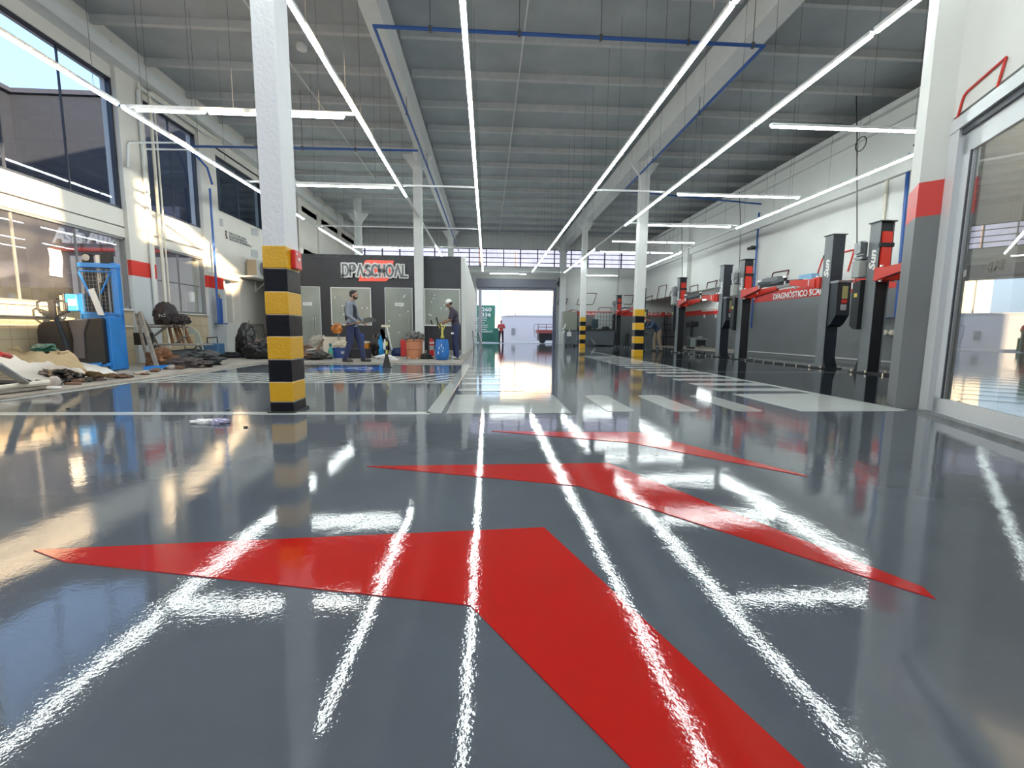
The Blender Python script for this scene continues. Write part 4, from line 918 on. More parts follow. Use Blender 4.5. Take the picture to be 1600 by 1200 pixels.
MB().bb((c_.x-.3, 22.55, c_.z-.38), (c_.x-.12, 22.58, c_.z-.34)).build('handle', W['zinc'], t)
tag(MB().ball((a.x+.35, 22.85, c_.z+.09), (.18, .12, .06), 10).build('tool', W['dsteel']), 'small grey tool lying on the low black cabinet in the recess', 'tool')
t = thing('drill_press', 'tall black machine standing against the recess wall left of the cabinet', 'machine', (10.8, 23.5, 0))
a = at(1083, 505, 23.5)
MB().bb((a.x-.12, 23.5, .0), (a.x+.16, 23.9, .08)).build('base', W['flatblack'], t); MB().cyl((a.x, 23.7, .08), (a.x, 23.7, 1.5), .06, n=10).build('pillar', W['lift_pit'], t); MB().bb((a.x-.2, 23.3, 1.15), (a.x+.22, 23.9, 1.45)).build('head', W['lift_pit'], t, bevel=.04); MB().bb((a.x-.2, 23.4, .55), (a.x+.2, 23.8, .62)).build('table', W['dsteel'], t)
for i, x in enumerate((1101, 1119)):
    q_ = wx(x, 494, 12.97); tag(MB().bb((12.93, q_.y-.06, q_.z-.1), (12.985, q_.y+.06, q_.z+.1)).build('wall_switch', W['white']), '%s white switch on the recess wall below the small lettering' % ('left', 'right')[i], 'switch')
t = thing('shelf_rack', 'dark rack with two shelves at the back wall right of the leaning man', 'shelf', (12, 28.5, 0))
a = at(1042, 500, 28.5)
b = MB(); [b.bb((a.x+dx, 28.5+dy, 0), (a.x+dx+.05, 28.55+dy, 2.0)) for dx in (0, .75) for dy in (0, .4)]; b.build('upright', W['flatblack'], t)
for z in (.55, 1.0, 1.35): MB().bb((a.x-.1, 28.45, z), (a.x+.9, 29.0, z+.06)).build('shelf', W['lift_pit'], t)
MB().bb((9.3, 28.9, .0), (11.4, 29.6, .75)).build('bench_unit', W['counter'], thing('low_bench', 'low dark bench against the far wall behind the leaning man', 'bench', (9.8, 29, 0)))
for i, (x, y_, L_) in enumerate(((12.3, 24.5, 1.6), (11.6, 21.0, 1.2))):
    o = fixture(L_); o.location = (x, y_, 2.72); o.rotation_euler = (0, 0, 0 if i == 0 else pi/2); o['label'] = ('lit tube deeper inside the workshop recess', 'lit crosswise tube under the recess ceiling')[i]; o['category'] = 'light'
    for c in list(o.children):
        if c.name.startswith('suspension'): bpy.data.objects.remove(c)
t = thing('roller_shutter', 'rolled grey shutter box over the far gate with its motor', 'shutter', ((G0+G1)/2, YF-.2, 3.7))
MB().bb((G0+.0, YF-.32, 3.70), (G1+.1, YF-.02, 4.25)).build('curtain_box', mat('shutter_blue', (.16, .165, .21), .45), t)
MB().bb((G0, YF-.14, 3.52), (G1, YF-.08, 3.70)).build('slat_curtain', mat('shutter_pale', (.26, .26, .32), .5), t)
MB().bb((G1-.06, YF-.20, 0), (G1+.14, YF-.02, 4.2)).build('guide_rail', mat('rail_blue', (.10, .11, .17), .5), t); MB().bb((G0-.06, YF-.20, 0), (G0+.04, YF-.02, 3.7)).build('guide_rail', W['white'], t)
MB().bb((G1+.1, YF-.4, 3.95), (G1+.45, YF-.1, 4.12)).cyl((G1+.3, YF-.25, 3.8), (G1+.3, YF-.25, 4.35), .05).build('drive_motor', W['flatblack'], t)
MB().ball((G1+.1, YF-.42, 4.05), .05, 8).build('bracket_cap', W['white'], t)
tag(MB().cyl((G1+.52, YF-.06, 0), (G1+.52, YF-.06, 4.0), .04, n=8).build('downpipe', W['white']), 'white downpipe right of the far gate', 'pipe')
t = thing('step_ladder', 'open aluminium step ladder leaning by the end of the partition', 'ladder', (-.5, 22, 0))
a = fl(754, 547); b = MB(); T_ = at(747.5, 517, a.y+.3)
b.cyl((a.x, a.y, 0), T_, .025).cyl((a.x-.1, a.y+.5, 0), T_+Vector((0, .3, 0)), .02).cyl((a.x-.38, a.y+.1, 0), T_+Vector((-.25, 0, 0)), .025); b.build('rail', W['dsteel'], t)
b = MB(); [b.bb((a.x-.38+k*.02, a.y, .3*k+.25), (a.x+.0, a.y+.06, .3*k+.28)) for k in range(4)]; b.build('step', W['dsteel'], t)
# small round objects high up
t = thing('ceiling_lamp', 'yellow lit recessed lamp beyond the plain upper left window', 'lamp', (-8, 19, 4.3)); q_ = wx(494.5, 369, -8.6)
MB().lathe([(.16, 0), (.18, .03), (.12, .05)], q_, 14).build('lamp_rim', W['housing'], t); MB().lathe([(.12, -.01), (.13, .0), (.02, .005)], q_, 12).build('lamp_glass', mat('warm_lamp', (1, .8, .4), .4, emit=(1, .72, .25), es=6), t)
t = thing('smoke_detector', 'round white detector on the ceiling left of the left roof beam', 'detector', (-2.9, 9, ZC)); q_ = fl(471.5, 73, ZC-.03); MB().lathe([(.11, -.06), (.13, -.02), (.13, .03), (.01, .03)], q_, 16).build('housing', W['housing'], t)
t = thing('alarm_box', 'red manual alarm box on the right side of the striped foreground column', 'alarm', (-1.8, 4.6, 1.4))
MB().bb((-.0, -.075, -.09), (.045, .075, .085)).build('case', mat('alarm_red', (.62, .02, .02), .3), t, bevel=.008); MB().bb((.045, -.02, -.01), (.05, .03, .02)).build('call_plate', W['white'], t); MB().bb((.043, -.05, .04), (.049, -.03, .065)).build('white_logo', W['white'], t); local(t)
t.location = (-1.982+.109, 4.545, 1.475)

# ================================================================== LEFT WALL FITTINGS
t = thing('air_conditioner', 'outdoor air conditioning unit on a bracket high on the left wall', 'air conditioner', (-7.9, 15.3, 2.4))
q_ = wx(388, 432, XL+.15)
MB().bb((XL+.12, q_.y+.0, q_.z), (XL+.45, q_.y+.85, q_.z+.58)).build('casing', W['white'], t, bevel=.015)
MB().bb((XL+.125, q_.y-.012, q_.z+.04), (XL+.44, q_.y, q_.z+.55)).build('side_grille', mat('dusty_tan', (.40, .32, .22), .6), t)
MB().cyl((XL+.45, q_.y+.36, q_.z+.29), (XL+.47, q_.y+.36, q_.z+.29), .22, n=24).build('fan_guard', W['lgrey'], t)
MB().bb((XL, q_.y-.35, q_.z-.05), (XL+.5, q_.y+.95, q_.z-.0)).bb((XL, q_.y+.7, q_.z-.45), (XL+.04, q_.y+.76, q_.z-.04)).cyl((XL, q_.y+.73, q_.z-.42), (XL+.42, q_.y+.73, q_.z-.05), .02).build('bracket', W['white'], t)
def vp(name, px0, y0, y1, X_, r, m, label, hook=None):
    a = wx(px0[0], y0, X_); c = wx(px0[1], y1, X_); yy = a.y
    return tag(MB().tube(([Vector(h) for h in hook] if hook else [])+[(X_, yy, a.z), (X_, yy, c.z)], r, 8).build(name, m), label, 'pipe')
vp('conduit', (233, 233), 150, 545, XL+.14, .035, W['pvc'], 'cream vertical conduit on the right edge of the left wall pier', hook=((XL+.14, 14.5, 6.36), (XL+.14, 11.75, 6.36), (XL+.14, 11.62, 6.28)))
vp('conduit', (216, 216), 128, 480, XL+.14, .022, W['pvc'], 'thin cream conduit over the red band of the first left pier')
vp('conduit', (241, 241), 165, 540, XL+.12, .02, W['pvc'], 'thinnest conduit at the corner of the first left pier')
b = MB().cyl((XL+.28, 11.0, 5.05), (XL+.28, 13.3, 5.05), .022).cyl((XL+.28, 10.5, 4.9+.2), (XL+.28, 12.8, 5.25), .022)
tag(MB().tube([wx(200, 262, XL+.14), wx(200, 226, XL+.14), wx(203, 222.5, XL+.14), wx(290, 223, XL+.14)], .022, 8).tube([wx(222, 233, XL+.14), wx(307, 234, XL+.14)], .02, 8).build('conduit', W['housing']), 'pair of thin white horizontal conduits across the second upper window', 'pipe')
tag(MB().tube([(XL+.13, 14.0, 6.30), (XL+.13, 11.45, 6.30), (XL+.13, 11.33, 6.18), (XL+.13, 11.33, 1.0)], .035, 8).build('conduit', W['beam']), 'pale grey conduit bending down the face of the first left pier', 'pipe')
b = MB(); q0 = wx(0, 491, XL+.12); q1 = wx(98, 493.5, XL+.12)
t = thing('grab_bar', 'dark horizontal metal bar fixed on the beige tiled wall', 'bar', (XL, 8, 1)); MB().cyl((XL+.12, 4.0, .99), (XL+.12, q1.y, .99), .02).build('rail', W['dsteel'], t); MB().ball((XL+.12, q1.y, .99), (.04, .06, .035), 10).cyl((XL, q1.y-.05, .99), (XL+.12, q1.y-.05, .99), .015).build('end_bracket', W['dsteel'], t)
t = thing('wall_pipe_stand', 'blue pipe drop with a foot plate on the white wall left of the side room', 'pipe', (-7.8, 13.9, 1))
q0 = wx(341, 465, -7.85); q1 = wx(345, 505, -7.85); MB().cyl((q0.x, q0.y, q0.z), (q0.x, q0.y, q1.z), .045).build('cylinder', W['bluepipe'], t); MB().bb((q0.x-.1, q0.y-.1, q1.z-.03), (q0.x+.14, q0.y+.16, q1.z)).build('foot_plate', W['bluepipe'], t); MB().ball((q0.x, q0.y, q0.z+.05), .06, 8).build('valve', mat('brass', (.6, .45, .15), .3, 1), t)
tag(MB().bb((XL-.06, 12.9, 1.55), (XL+.0, 13.03, 1.82)).build('wall_switch', W['white']), 'white switch plate behind the second lower left window', 'switch')
tag(MB().bb((XL-.3, 14.85, 0), (XL-.22, 14.93, 2.4)).build('door_post', W['white']), 'slim white post inside the side room opening', 'post')
tag(MB().bb((XL-.2, 14.4, 0), (XL-.1, 15.4, 1.02)).build('low_partition', W['wall']), 'low white partition behind the large black bag', 'partition')
t = thing('wood_frame', 'grey wooden frame leaning inside the side room', 'frame', (-8.3, 15.6, 0)); MB().cyl((-8.0, 15.6, 1.1), (-7.9, 15.9, 0.02), .035, n=4).cyl((-8.0, 16.5, 1.0), (-7.9, 16.6, .02), .03, n=4).bb((-8.02, 15.6, .95), (-7.96, 16.5, 1.0)).build('stile', W['wood2'], t)
# ================================================================== PEOPLE
def cap(b, p, q, r1, r2, n=14):
    b.cyl(p, q, r1, r2, n); b.ball(p, r1, n); b.ball(q, r2, n)
def remesh(o, vox, sm=2):
    r_ = o.modifiers.new('remesh', 'REMESH'); r_.mode = 'VOXEL'; r_.voxel_size = vox; r_.use_smooth_shade = True
    s_ = o.modifiers.new('smooth', 'SMOOTH'); s_.factor = .6; s_.iterations = sm
class Fig:
    def __init__(s, name, label, base, fwd, scale=1.0, vox=.007):
        s.base = Vector(base); s.F = Vector((fwd[0], fwd[1], 0)).normalized(); s.L = Vector((-s.F.y, s.F.x, 0)); s.k = scale; s.vox = vox
        s.root = thing(name, label, 'person', base)
    def P(s, f, l, z): return s.base+(s.F*f+s.L*l+Vector((0, 0, z)))*s.k
    def D(s, f, l, z): return (s.F*f+s.L*l+Vector((0, 0, z))).normalized()
    def ell(s, b, c, r, up=None, lat=None, n=16):
        """ellipsoid radii (front, side, up) with its up axis along up"""
        up = (up or Vector((0, 0, 1))).normalized(); lat = lat or s.L; fr = lat.cross(up).normalized(); lat = up.cross(fr)
        M_ = Matrix((fr, lat, up)).transposed(); b.ball(c, tuple(v*s.k for v in r), n, M_)
def hand(f, b, wrist, d, palm, curl=.5, thumb_side=1, sc=1.0):
    """wrist point, pointing direction d, palm normal, curl 0..1; fingers bend towards the palm normal"""
    k = f.k*sc; d = d.normalized(); pn = (palm-d*palm.dot(d)).normalized(); side = d.cross(pn)*thumb_side
    M_ = Matrix((d, side, pn)).transposed()
    b.ball(wrist+d*.05*k, (.055*k, .042*k, .017*k), 12, M_)
    cap(b, wrist-d*.02*k, wrist+d*.03*k, .026*k, .028*k, 10)
    for i, (o_, L_) in enumerate(((.030, .070), (.010, .080), (-.010, .075), (-.030, .058))):
        p = wrist+(d*.088+side*o_)*k; a = 0; r_ = .0092
        for j, fr in enumerate((.45, .32, .23)):
            a += curl*(.9+.2*j); dd = (d*cos(a)+pn*sin(a)); q = p+dd*L_*fr*k; cap(b, p, q, r_*k, (r_-.0008)*k, 8); p = q; r_ -= .0008
    p = wrist+(d*.028+side*.036)*k; q = p+(d*.6+side*.75+pn*.35).normalized()*.038*k; cap(b, p, q, .012*k, .0105*k, 8)
    cap(b, q, q+(d*.85+side*.2+pn*.5).normalized()*.032*k, .0105*k, .009*k, 8)
def make_person(f, J, skin, shirt, trou, shoe, hairm, sleeves='long', cap_m=None, beard=False, vest=None, look=(1, 0, 0), grip=((1, 0, -.2), (0, 0, -1)), headlean=0.0):
    k = f.k; P = f.P
    pel, che, nck, hd = (P(*J[n]) for n in ('pelvis', 'chest', 'neck', 'head'))
    sp = (che-pel).normalized(); sh = {}
    lat = f.L
    for sd, s_ in (('R', -1), ('L', 1)): sh[sd] = P(*J['sh'+sd])
    b = MB()
    f.ell(b, pel, (.105, .150, .12), sp); f.ell(b, pel.lerp(che, .5), (.098, .135, .17), sp); f.ell(b, che, (.115, .165, .17), sp)
    cap(b, che+sp*.05*k, nck, .075*k, .056*k); cap(b, nck, hd-Vector((0, 0, .03*k)), .055*k, .052*k)
    for sd in 'RL':
        s0, e0, w0 = sh[sd], P(*J['el'+sd]), P(*J['wr'+sd]); h0, k0, a0 = P(*J['hip'+sd]), P(*J['kn'+sd]), P(*J['an'+sd])
        cap(b, s0, e0, .050*k, .038*k); cap(b, e0, w0, .038*k, .025*k); cap(b, che+sp*.08*k, s0, .07*k, .055*k)
        cap(b, h0, k0, .078*k, .052*k); cap(b, k0, a0, .052*k, .036*k); fd = Vector(f.F)
        cap(b, a0, a0+fd*.10*k-Vector((0, 0, .04*k)), .034*k, .028*k)
        g = J.get('grip'+sd, grip); hand(f, b, w0, f.D(*g[0]), f.D(*g[1]), g[2] if len(g) > 2 else .5, g[3] if len(g) > 3 else 1)
    # head: skull, jaw, nose, lips, ears
    lk = f.D(*look); lu = Vector((0, 0, 1)); hl = lu.cross(lk).normalized(); lu = lk.cross(hl)
    MH = Matrix((lk, hl, lu)).transposed()
    def hp(x, y, z): return hd+(lk*x+hl*y+lu*z)*k
    b.ball(hp(-.008, 0, .03), (.095*k, .074*k, .088*k), 18, MH); b.ball(hp(.018, 0, -.035), (.066*k, .056*k, .072*k), 16, MH); b.ball(hp(.045, 0, -.075), (.028*k, .026*k, .022*k), 10, MH)
    cap(b, hp(.082, 0, .012), hp(.103, 0, -.018), .010*k, .013*k, 8); b.ball(hp(.078, 0, .036), (.016*k, .05*k, .012*k), 10, MH)
    b.ball(hp(.078, 0, -.045), (.014*k, .024*k, .007*k), 8, MH); b.ball(hp(.076, 0, -.056), (.014*k, .02*k, .007*k), 8, MH)
    for s_ in (-1, 1): b.ball(hp(-.005, .076*s_, -.005), (.018*k, .010*k, .030*k), 10, MH); b.ball(hp(.055, .045*s_, -.01), (.022*k, .016*k, .018*k), 8, MH)
    body = b.build('body', skin, f.root); remesh(body, f.vox)
    e = MB()
    for s_ in (-1, 1): e.ball(hp(.080, .030*s_, .012), .0115*k, 10)
    e.build('eye', mat('eye_white', (.30, .27, .25), .4), f.root, smooth=True)
    e = MB()
    for s_ in (-1, 1): e.ball(hp(.0905, .030*s_, .012), .0048*k, 8); e.cyl(hp(.090, .012*s_, .032), hp(.084, .048*s_, .033), .0045*k, n=6)
    e.build('eyebrow', hairm, f.root)
    if cap_m:
        c = MB(); c.ball(hp(-.012, 0, .052), (.104*k, .084*k, .082*k), 20, MH); o = c.build('cap', cap_m, f.root, smooth=True)
        c = MB()
        c.grid(lambda u, v: hp(.06+.115*u, (v-.5)*.15*(1-.45*u*u), .045-.03*u-.05*(v-.5)**2), 8, 9, .006*k); c.build('cap_brim', cap_m, o)
        c = MB(); c.ball(hp(-.035, 0, .0), (.072*k, .079*k, .06*k), 14, MH); c.build('hair', hairm, f.root, smooth=True)
    else:
        c = MB(); c.ball(hp(-.020, 0, .050), (.096*k, .082*k, .082*k), 18, MH); c.ball(hp(-.045, 0, .005), (.062*k, .077*k, .065*k), 14, MH); c.ball(hp(.03, 0, .098), (.055*k, .055*k, .025*k), 10, MH)
        o = c.build('hair', hairm, f.root); remesh(o, .009*k)
    if beard:
        c = MB(); c.ball(hp(.030, 0, -.068), (.060*k, .056*k, .038*k), 14, MH); c.ball(hp(.072, 0, -.066), (.022*k, .032*k, .02*k), 10, MH); c.ball(hp(.082, 0, -.036), (.014*k, .026*k, .005*k), 8, MH)
        for s_ in (-1, 1): c.ball(hp(.012, .056*s_, -.035), (.03*k, .014*k, .045*k), 10, MH)
        o = c.build('beard', hairm, f.root); remesh(o, .008*k)
    # shirt
    b = MB(); f.ell(b, pel+sp*.03*k, (.130, .176, .14), sp); f.ell(b, pel.lerp(che, .5), (.122, .160, .19), sp); f.ell(b, che, (.135, .190, .175), sp); cap(b, che+sp*.06*k, nck-sp*.02*k, .09*k, .066*k)
    b.cyl(pel-sp*.10*k, pel+sp*.05*k, .13*k, .13*k, 16)
    for sd in 'RL':
        s0, e0, w0 = sh[sd], P(*J['el'+sd]), P(*J['wr'+sd]); cap(b, che+sp*.07*k, s0, .085*k, .072*k)
        if sleeves == 'long': cap(b, s0, e0, .068*k, .054*k); cap(b, e0, e0.lerp(w0, .93), .054*k, .038*k)
        else: cap(b, s0, s0.lerp(e0, .80), .072*k, .066*k)
    o = b.build('shirt', shirt, f.root); remesh(o, .010, 3)
    dt = W.get('clothnoise')
    if vest:
        b = MB(); f.ell(b, pel.lerp(che, .45)-f.F*.005*k, (.150, .150, .20), sp); f.ell(b, che-f.F*.0*k, (.152, .165, .175), sp)
        o = b.build('vest', vest, f.root); remesh(o, .010, 3)
    b = MB(); f.ell(b, pel-sp*.02*k, (.130, .172, .12), sp)
    for sd in 'RL':
        h0, k0, a0 = P(*J['hip'+sd]), P(*J['kn'+sd]), P(*J['an'+sd]); cap(b, h0, k0, .100*k, .076*k); cap(b, k0, a0, .076*k, .066*k); b.ball(a0+(k0-a0).normalized()*.02*k, .070*k, 14); cap(b, pel, h0, .12*k, .1*k)
    o = b.build('trousers', trou, f.root); remesh(o, .011, 3)
    for sd in 'RL':
        a0 = P(*J['an'+sd]); fd = f.D(*J.get('foot'+sd, (1, 0, 0))); fz = a0.z-J.get('sole'+sd, .085)*k
        b = MB(); lt = Vector((0, 0, 1)).cross(fd); M_ = Matrix((fd, lt, Vector((0, 0, 1)))).transposed()
        c0 = Vector((a0.x, a0.y, fz+.045*k)); b.ball(c0+fd*.03*k, (.10*k, .046*k, .045*k), 14, M_); b.ball(c0+fd*.11*k-Vector((0, 0, .010*k)), (.085*k, .050*k, .035*k), 14, M_); b.ball(c0-fd*.04*k+Vector((0, 0, .01*k)), (.05*k, .042*k, .055*k), 12, M_)
        o = b.build('shoe', shoe, f.root); remesh(o, .009)
        MB().prism([c0+fd*(.055+.13*cos(t))*k+lt*.046*sin(t)*k-Vector((0, 0, .045*k)) for t in [i*pi/8 for i in range(16)]], (0, 0, .016*k)).build('shoe_sole', W['rubber'], o)
W['shoe'] = mat('dusty_boot', (.07, .065, .065), .7, var=.2)
G = .012
# bearded man walking to the right behind the white line, carrying a shovel across himself
f = Fig('person', 'bearded man in grey long-sleeved top and black vest walking with a shovel in his hands', (-3.40, 11.55, G), (1, -.03), 1.0)
make_person(f, dict(pelvis=(-.01, 0, .97), chest=(-.03, 0, 1.30), neck=(.02, 0, 1.52), head=(.065, 0, 1.665), shR=(-.02, -.185, 1.44), shL=(-.01, .185, 1.44),
    elR=(-.01, -.25, 1.16), elL=(.06, .25, 1.16), wrR=(.17, -.20, 1.02), wrL=(.26, .18, .97), gripR=((.5, .5, -.5), (.2, 1, .2), .75, -1), gripL=((.5, -.5, -.3), (0, -1, .2), .75, 1),
    hipR=(-.02, -.095, .92), hipL=(.01, .095, .92), knR=(-.03, -.11, .50), knL=(.15, .11, .51), anR=(-.16, -.11, .09), anL=(.23, .12, .09)),
    W['skin'], W['greyshirt'], W['navy'], W['shoe'], W['hair'], beard=True, vest=mat('black_vest', (.014, .014, .017), .8), look=(1, -.12, .02))
MB().box(f.P(-.02, -.262, 1.30), (.05, .012, .012)).build('reflective_tab', W['letter'], f.root)
t = thing('shovel', 'grey shovel with a worn wooden handle held by the bearded man', 'shovel', f.P(.2, -.15, 1.0))
a = f.P(-.13, -.27, .90); c_ = f.P(.36, -.12, 1.03); MB().cyl(a, c_, .016, n=8).build('handle', W['wood'], t)
d = (c_-a).normalized(); n_ = Vector((0, 0, 1)); b = MB()
sdv = d.cross(n_).normalized(); upv = sdv.cross(d)
b.grid(lambda u, v: c_-d*.03+d*(.30*u)+(upv*.5+sdv*.85).normalized()*((v-.5)*.24*(1 if u < .6 else 1-(u-.6)*1.6))+Vector((0, 0, .03*sin(pi*u)-.05*u)), 8, 7, .004); b.build('blade', W['dsteel'], t)
# man in the white cap working over the blue drum
f = Fig('person', 'man in white cap and dark T-shirt bending over the blue drum', (-.92, 12.9, G), (-1, -.05), .97)
make_person(f, dict(pelvis=(-.03, 0, .98), chest=(.03, 0, 1.30), neck=(.11, 0, 1.50), head=(.175, 0, 1.615), shR=(.06, -.18, 1.42), shL=(.07, .18, 1.42),
    elR=(.16, -.22, 1.17), elL=(.10, .23, 1.15), wrR=(.36, -.10, 1.08), wrL=(.33, .16, 1.05), gripR=((.9, .1, -.25), (0, .3, -1), .45, -1), gripL=((.9, -.2, -.2), (0, -.2, -1), .45, 1),
    hipR=(-.03, -.095, .93), hipL=(-.03, .095, .93), knR=(.02, -.11, .51), knL=(-.02, .11, .51), anR=(-.02, -.12, .09), anL=(-.07, .12, .09)),
    W['skin2'], W['plum'], W['navy'], mat('white_shoe', (.55, .54, .50), .6), W['hair'], sleeves='short', cap_m=W['white'], look=(1, .03, -.45))
MB().box(f.P(.145, .10, 1.30), (.012, .07, .035)).build('shirt_badge', W['letter'], f.root); MB().box(f.P(.07, .215, .76), (.075, .012, .05)).build('trouser_print', W['letter'], f.root)
# man standing out in the street
sp_ = fl(783, 536.4, -.05)
f = Fig('person', 'person in red shirt and dark trousers standing outside the far gate', (sp_.x, sp_.y, -.05), (-.1, -1), .97, .012)
make_person(f, dict(pelvis=(0, 0, .96), chest=(0, 0, 1.29), neck=(.01, 0, 1.50), head=(.03, 0, 1.63), shR=(0, -.185, 1.42), shL=(0, .185, 1.42),
    elR=(.02, -.27, 1.16), elL=(.02, .27, 1.16), wrR=(.17, -.08, 1.17), wrL=(.19, .06, 1.21), gripR=((0, 1, .1), (-1, 0, 0), .3, 1), gripL=((0, -1, .1), (-1, 0, 0), .3, 1),
    hipR=(0, -.1, .91), hipL=(0, .1, .91), knR=(.01, -.12, .5), knL=(.01, .12, .5), anR=(0, -.13, .09), anL=(0, .13, .09)),
    W['skin2'], mat('red_shirt', (.55, .07, .07), .8), mat('dark_trousers', (.03, .02, .03), .8), W['shoe'], W['hair'], sleeves='short')
# man leaning forward in the lift area
sp_ = fl(1021, 548.5)
f = Fig('person', 'person in dark blue shirt and khaki trousers leaning forward behind the striped column', (sp_.x+.05, sp_.y, 0), (-1, -.15), 1.0, .010)
make_person(f, dict(pelvis=(-.12, 0, .93), chest=(.12, 0, 1.18), neck=(.29, 0, 1.32), head=(.40, 0, 1.42), shR=(.2, -.18, 1.28), shL=(.2, .18, 1.28),
    elR=(.34, -.22, 1.06), elL=(.34, .22, 1.04), wrR=(.58, -.12, 1.10), wrL=(.56, .10, 1.02), gripR=((1, .1, 0), (0, 0, -1), .4, -1), gripL=((1, -.1, 0), (0, 0, -1), .4, 1),
    hipR=(-.14, -.1, .89), hipL=(-.14, .1, .89), knR=(-.04, -.12, .48), knL=(-.14, .12, .48), anR=(-.06, -.13, .09), anL=(-.26, .12, .09)),
    W['skin2'], mat('dark_blue_shirt', (.025, .045, .09), .8), mat('khaki', (.26, .20, .14), .85), W['shoe'], W['hair'], look=(1, 0, -.5))
a = f.P(.74, -.02, 1.02); tag(MB().lathe([(.10, -.22), (.13, -.1), (.12, .12), (.05, .16)], a, 12).build('white_sack', W['white']), 'white sack held up by the leaning person behind the striped column', 'sack')
o = bpy.data.objects[ 'white_sack'] if 'white_sack' in bpy.data.objects else None
bt = thing('parts_trolley', 'dark parts trolley under the hands of the leaning person', 'trolley', (a.x, a.y, 0)); MB().bb((a.x-.25, a.y-.25, .74), (a.x+.25, a.y+.25, .80)).build('tray', W['flatblack'], bt); MB().cyl((a.x, a.y, .0), (a.x, a.y, .74), .03).bb((a.x-.2, a.y-.2, 0), (a.x+.2, a.y+.2, .05)).build('stand', W['flatblack'], bt)

# ================================================================== CLUTTER ON THE UNPAINTED FLOOR
def blob(name, label, cat, c, r, m, seed=0, amp=.25, fr=2.2, flat=True, sub=4, parent=None, ridge=True):
    bm = bmesh.new(); bmesh.ops.create_icosphere(bm, subdivisions=sub, radius=1); r = Vector(r)
    for v in bm.verts:
        n_ = v.co.normalized(); q = n_*fr+Vector((seed*3.1, seed*1.7, seed))
        d = noise.noise(q)*.6+(abs(noise.noise(q*2.3))*-.7+.2 if ridge else noise.noise(q*2.2)*.4)+abs(noise.noise(q*5))*-.3
        k = 1+amp*d*1.6; z = n_.z*k
        if flat and z < -.55: z = -.55
        v.co = Vector((n_.x*k*r.x, n_.y*k*r.y, (z+.55)*r.z*.75 if flat else z*r.z))
    me = bpy.data.meshes.new(name); bm.to_mesh(me); bm.free(); me.materials.append(m); smooth_auto(me, 50)
    o = bpy.data.objects.new(name, me); COL.objects.link(o); o.location = c
    if parent is not None: o.parent = parent; o.matrix_parent_inverse = parent.matrix_basis.inverted()
    if label: tag(o, label, cat)
    return o
def g3(x, y, z=G): return fl(x, y, z)
# --- orange bucket with cloths
def lathe_thing(name, label, cat, c, prof, m, n=24): return tag(MB().lathe(prof, c, n).build(name, m, smooth=True), label, cat)
c = g3(648, 560.5); t = thing('bucket', 'large terracotta coloured bucket with rags on top beside the plain white column', 'bucket', c)
MB().lathe([(.205, 0), (.22, .03), (.235, .50), (.26, .52), (.26, .56), (.235, .56), (.225, .5), (.2, .05)], c, 28).build('tub', mat('terracotta_plastic', (.62, .25, .13), .5, var=.08), t, smooth=True)
MB().lathe([(.238, .27), (.246, .275), (.246, .285), (.238, .29)], c, 28).build('seam_ring', mat('terracotta_dark', (.42, .14, .07), .5), t)
for k in (-.12, .1): MB().cyl(c+Vector((k, -.16, 0)), c+Vector((k, -.2, .035)), .02).build('foot', W['white'], t)
o = blob('rag', 'crumpled grey rags piled on the terracotta bucket', 'rag', c+Vector((0, 0, .50)), (.26, .26, .24), mat('grey_rag', (.16, .15, .14), .9, var=.4, scale=15), 3, .4, 2.6)
blob('dark_rag', 'dark brown rag on the floor right of the terracotta bucket', 'rag', g3(667, 561), (.16, .10, .14), W['lift_pit'], 5, .4)
# --- blue drum
c = g3(691, 562.0); t = thing('drum', 'scuffed blue plastic drum in front of the man in the white cap', 'drum', c)
prof = [(.15, 0), (.17, .02), (.195, .12), (.20, .28), (.19, .44), (.17, .53), (.175, .55), (.175, .57), (.15, .57), (.15, .53), (.15, .1)]
MB().lathe(prof, c, 28).build('shell', mat('drum_blue', (.03, .17, .50), .45, var=.25, scale=9), t, smooth=True)
for k, (dx, dz) in enumerate(((-.06, .34), (.0, .40), (.035, .25), (-.09, .20), (.05, .33))): MB().box(c+Vector((dx, -.197+abs(dx)*.2, dz)), (.022, .012, .05+.02*(k % 2))).build('paint_smear', W['white'], t)
# tape bundle
t = thing('tape_roll', 'bundle of yellow and black barrier tape hanging over the blue drum', 'tape', c+Vector((.02, 0, .6)))
yb = W['yellow']; 
for i in range(7):
    a = random.uniform(-.12, .12); MB().grid(lambda u, v, a=a, i=i: c+Vector((a*(1.4-u)+.03*v+.05*sin(u*3+i), -.05+.02*i-.02*u, .62+.38*(1-u)+.02*sin(u*5))), 8, 2, .003).build('tape_strip', (mat('tape_yellow', (.62, .55, .12), .5), W['flatblack'])[i % 2], t)
t = thing('trestle_table', 'narrow black worktable with white edge between plain column and man in white cap', 'table', at(690, 507, 13.6))
a = at(665, 507.5, 13.6); c_ = at(716, 507.5, 13.6)
MB().bb((a.x, 13.4, a.z-.03), (c_.x, 13.8, a.z)).build('tabletop', W['white'], t)
for x in (a.x+.05, c_.x-.06): MB().bb((x, 13.45, G), (x+.04, 13.75, a.z-.03)).build('leg', W['flatblack'], t)
for i, (x, h_) in enumerate(((675.5, .14), (685, .22))):
    q = at(x, 507.5, 13.6); tag(MB().cyl(q, q+Vector((-.04-.02*i, 0, h_)), .022).build('black_rod', W['flatblack']), ('short', 'longer')[i]+' black tool handle standing on the worktable edge', 'tool')
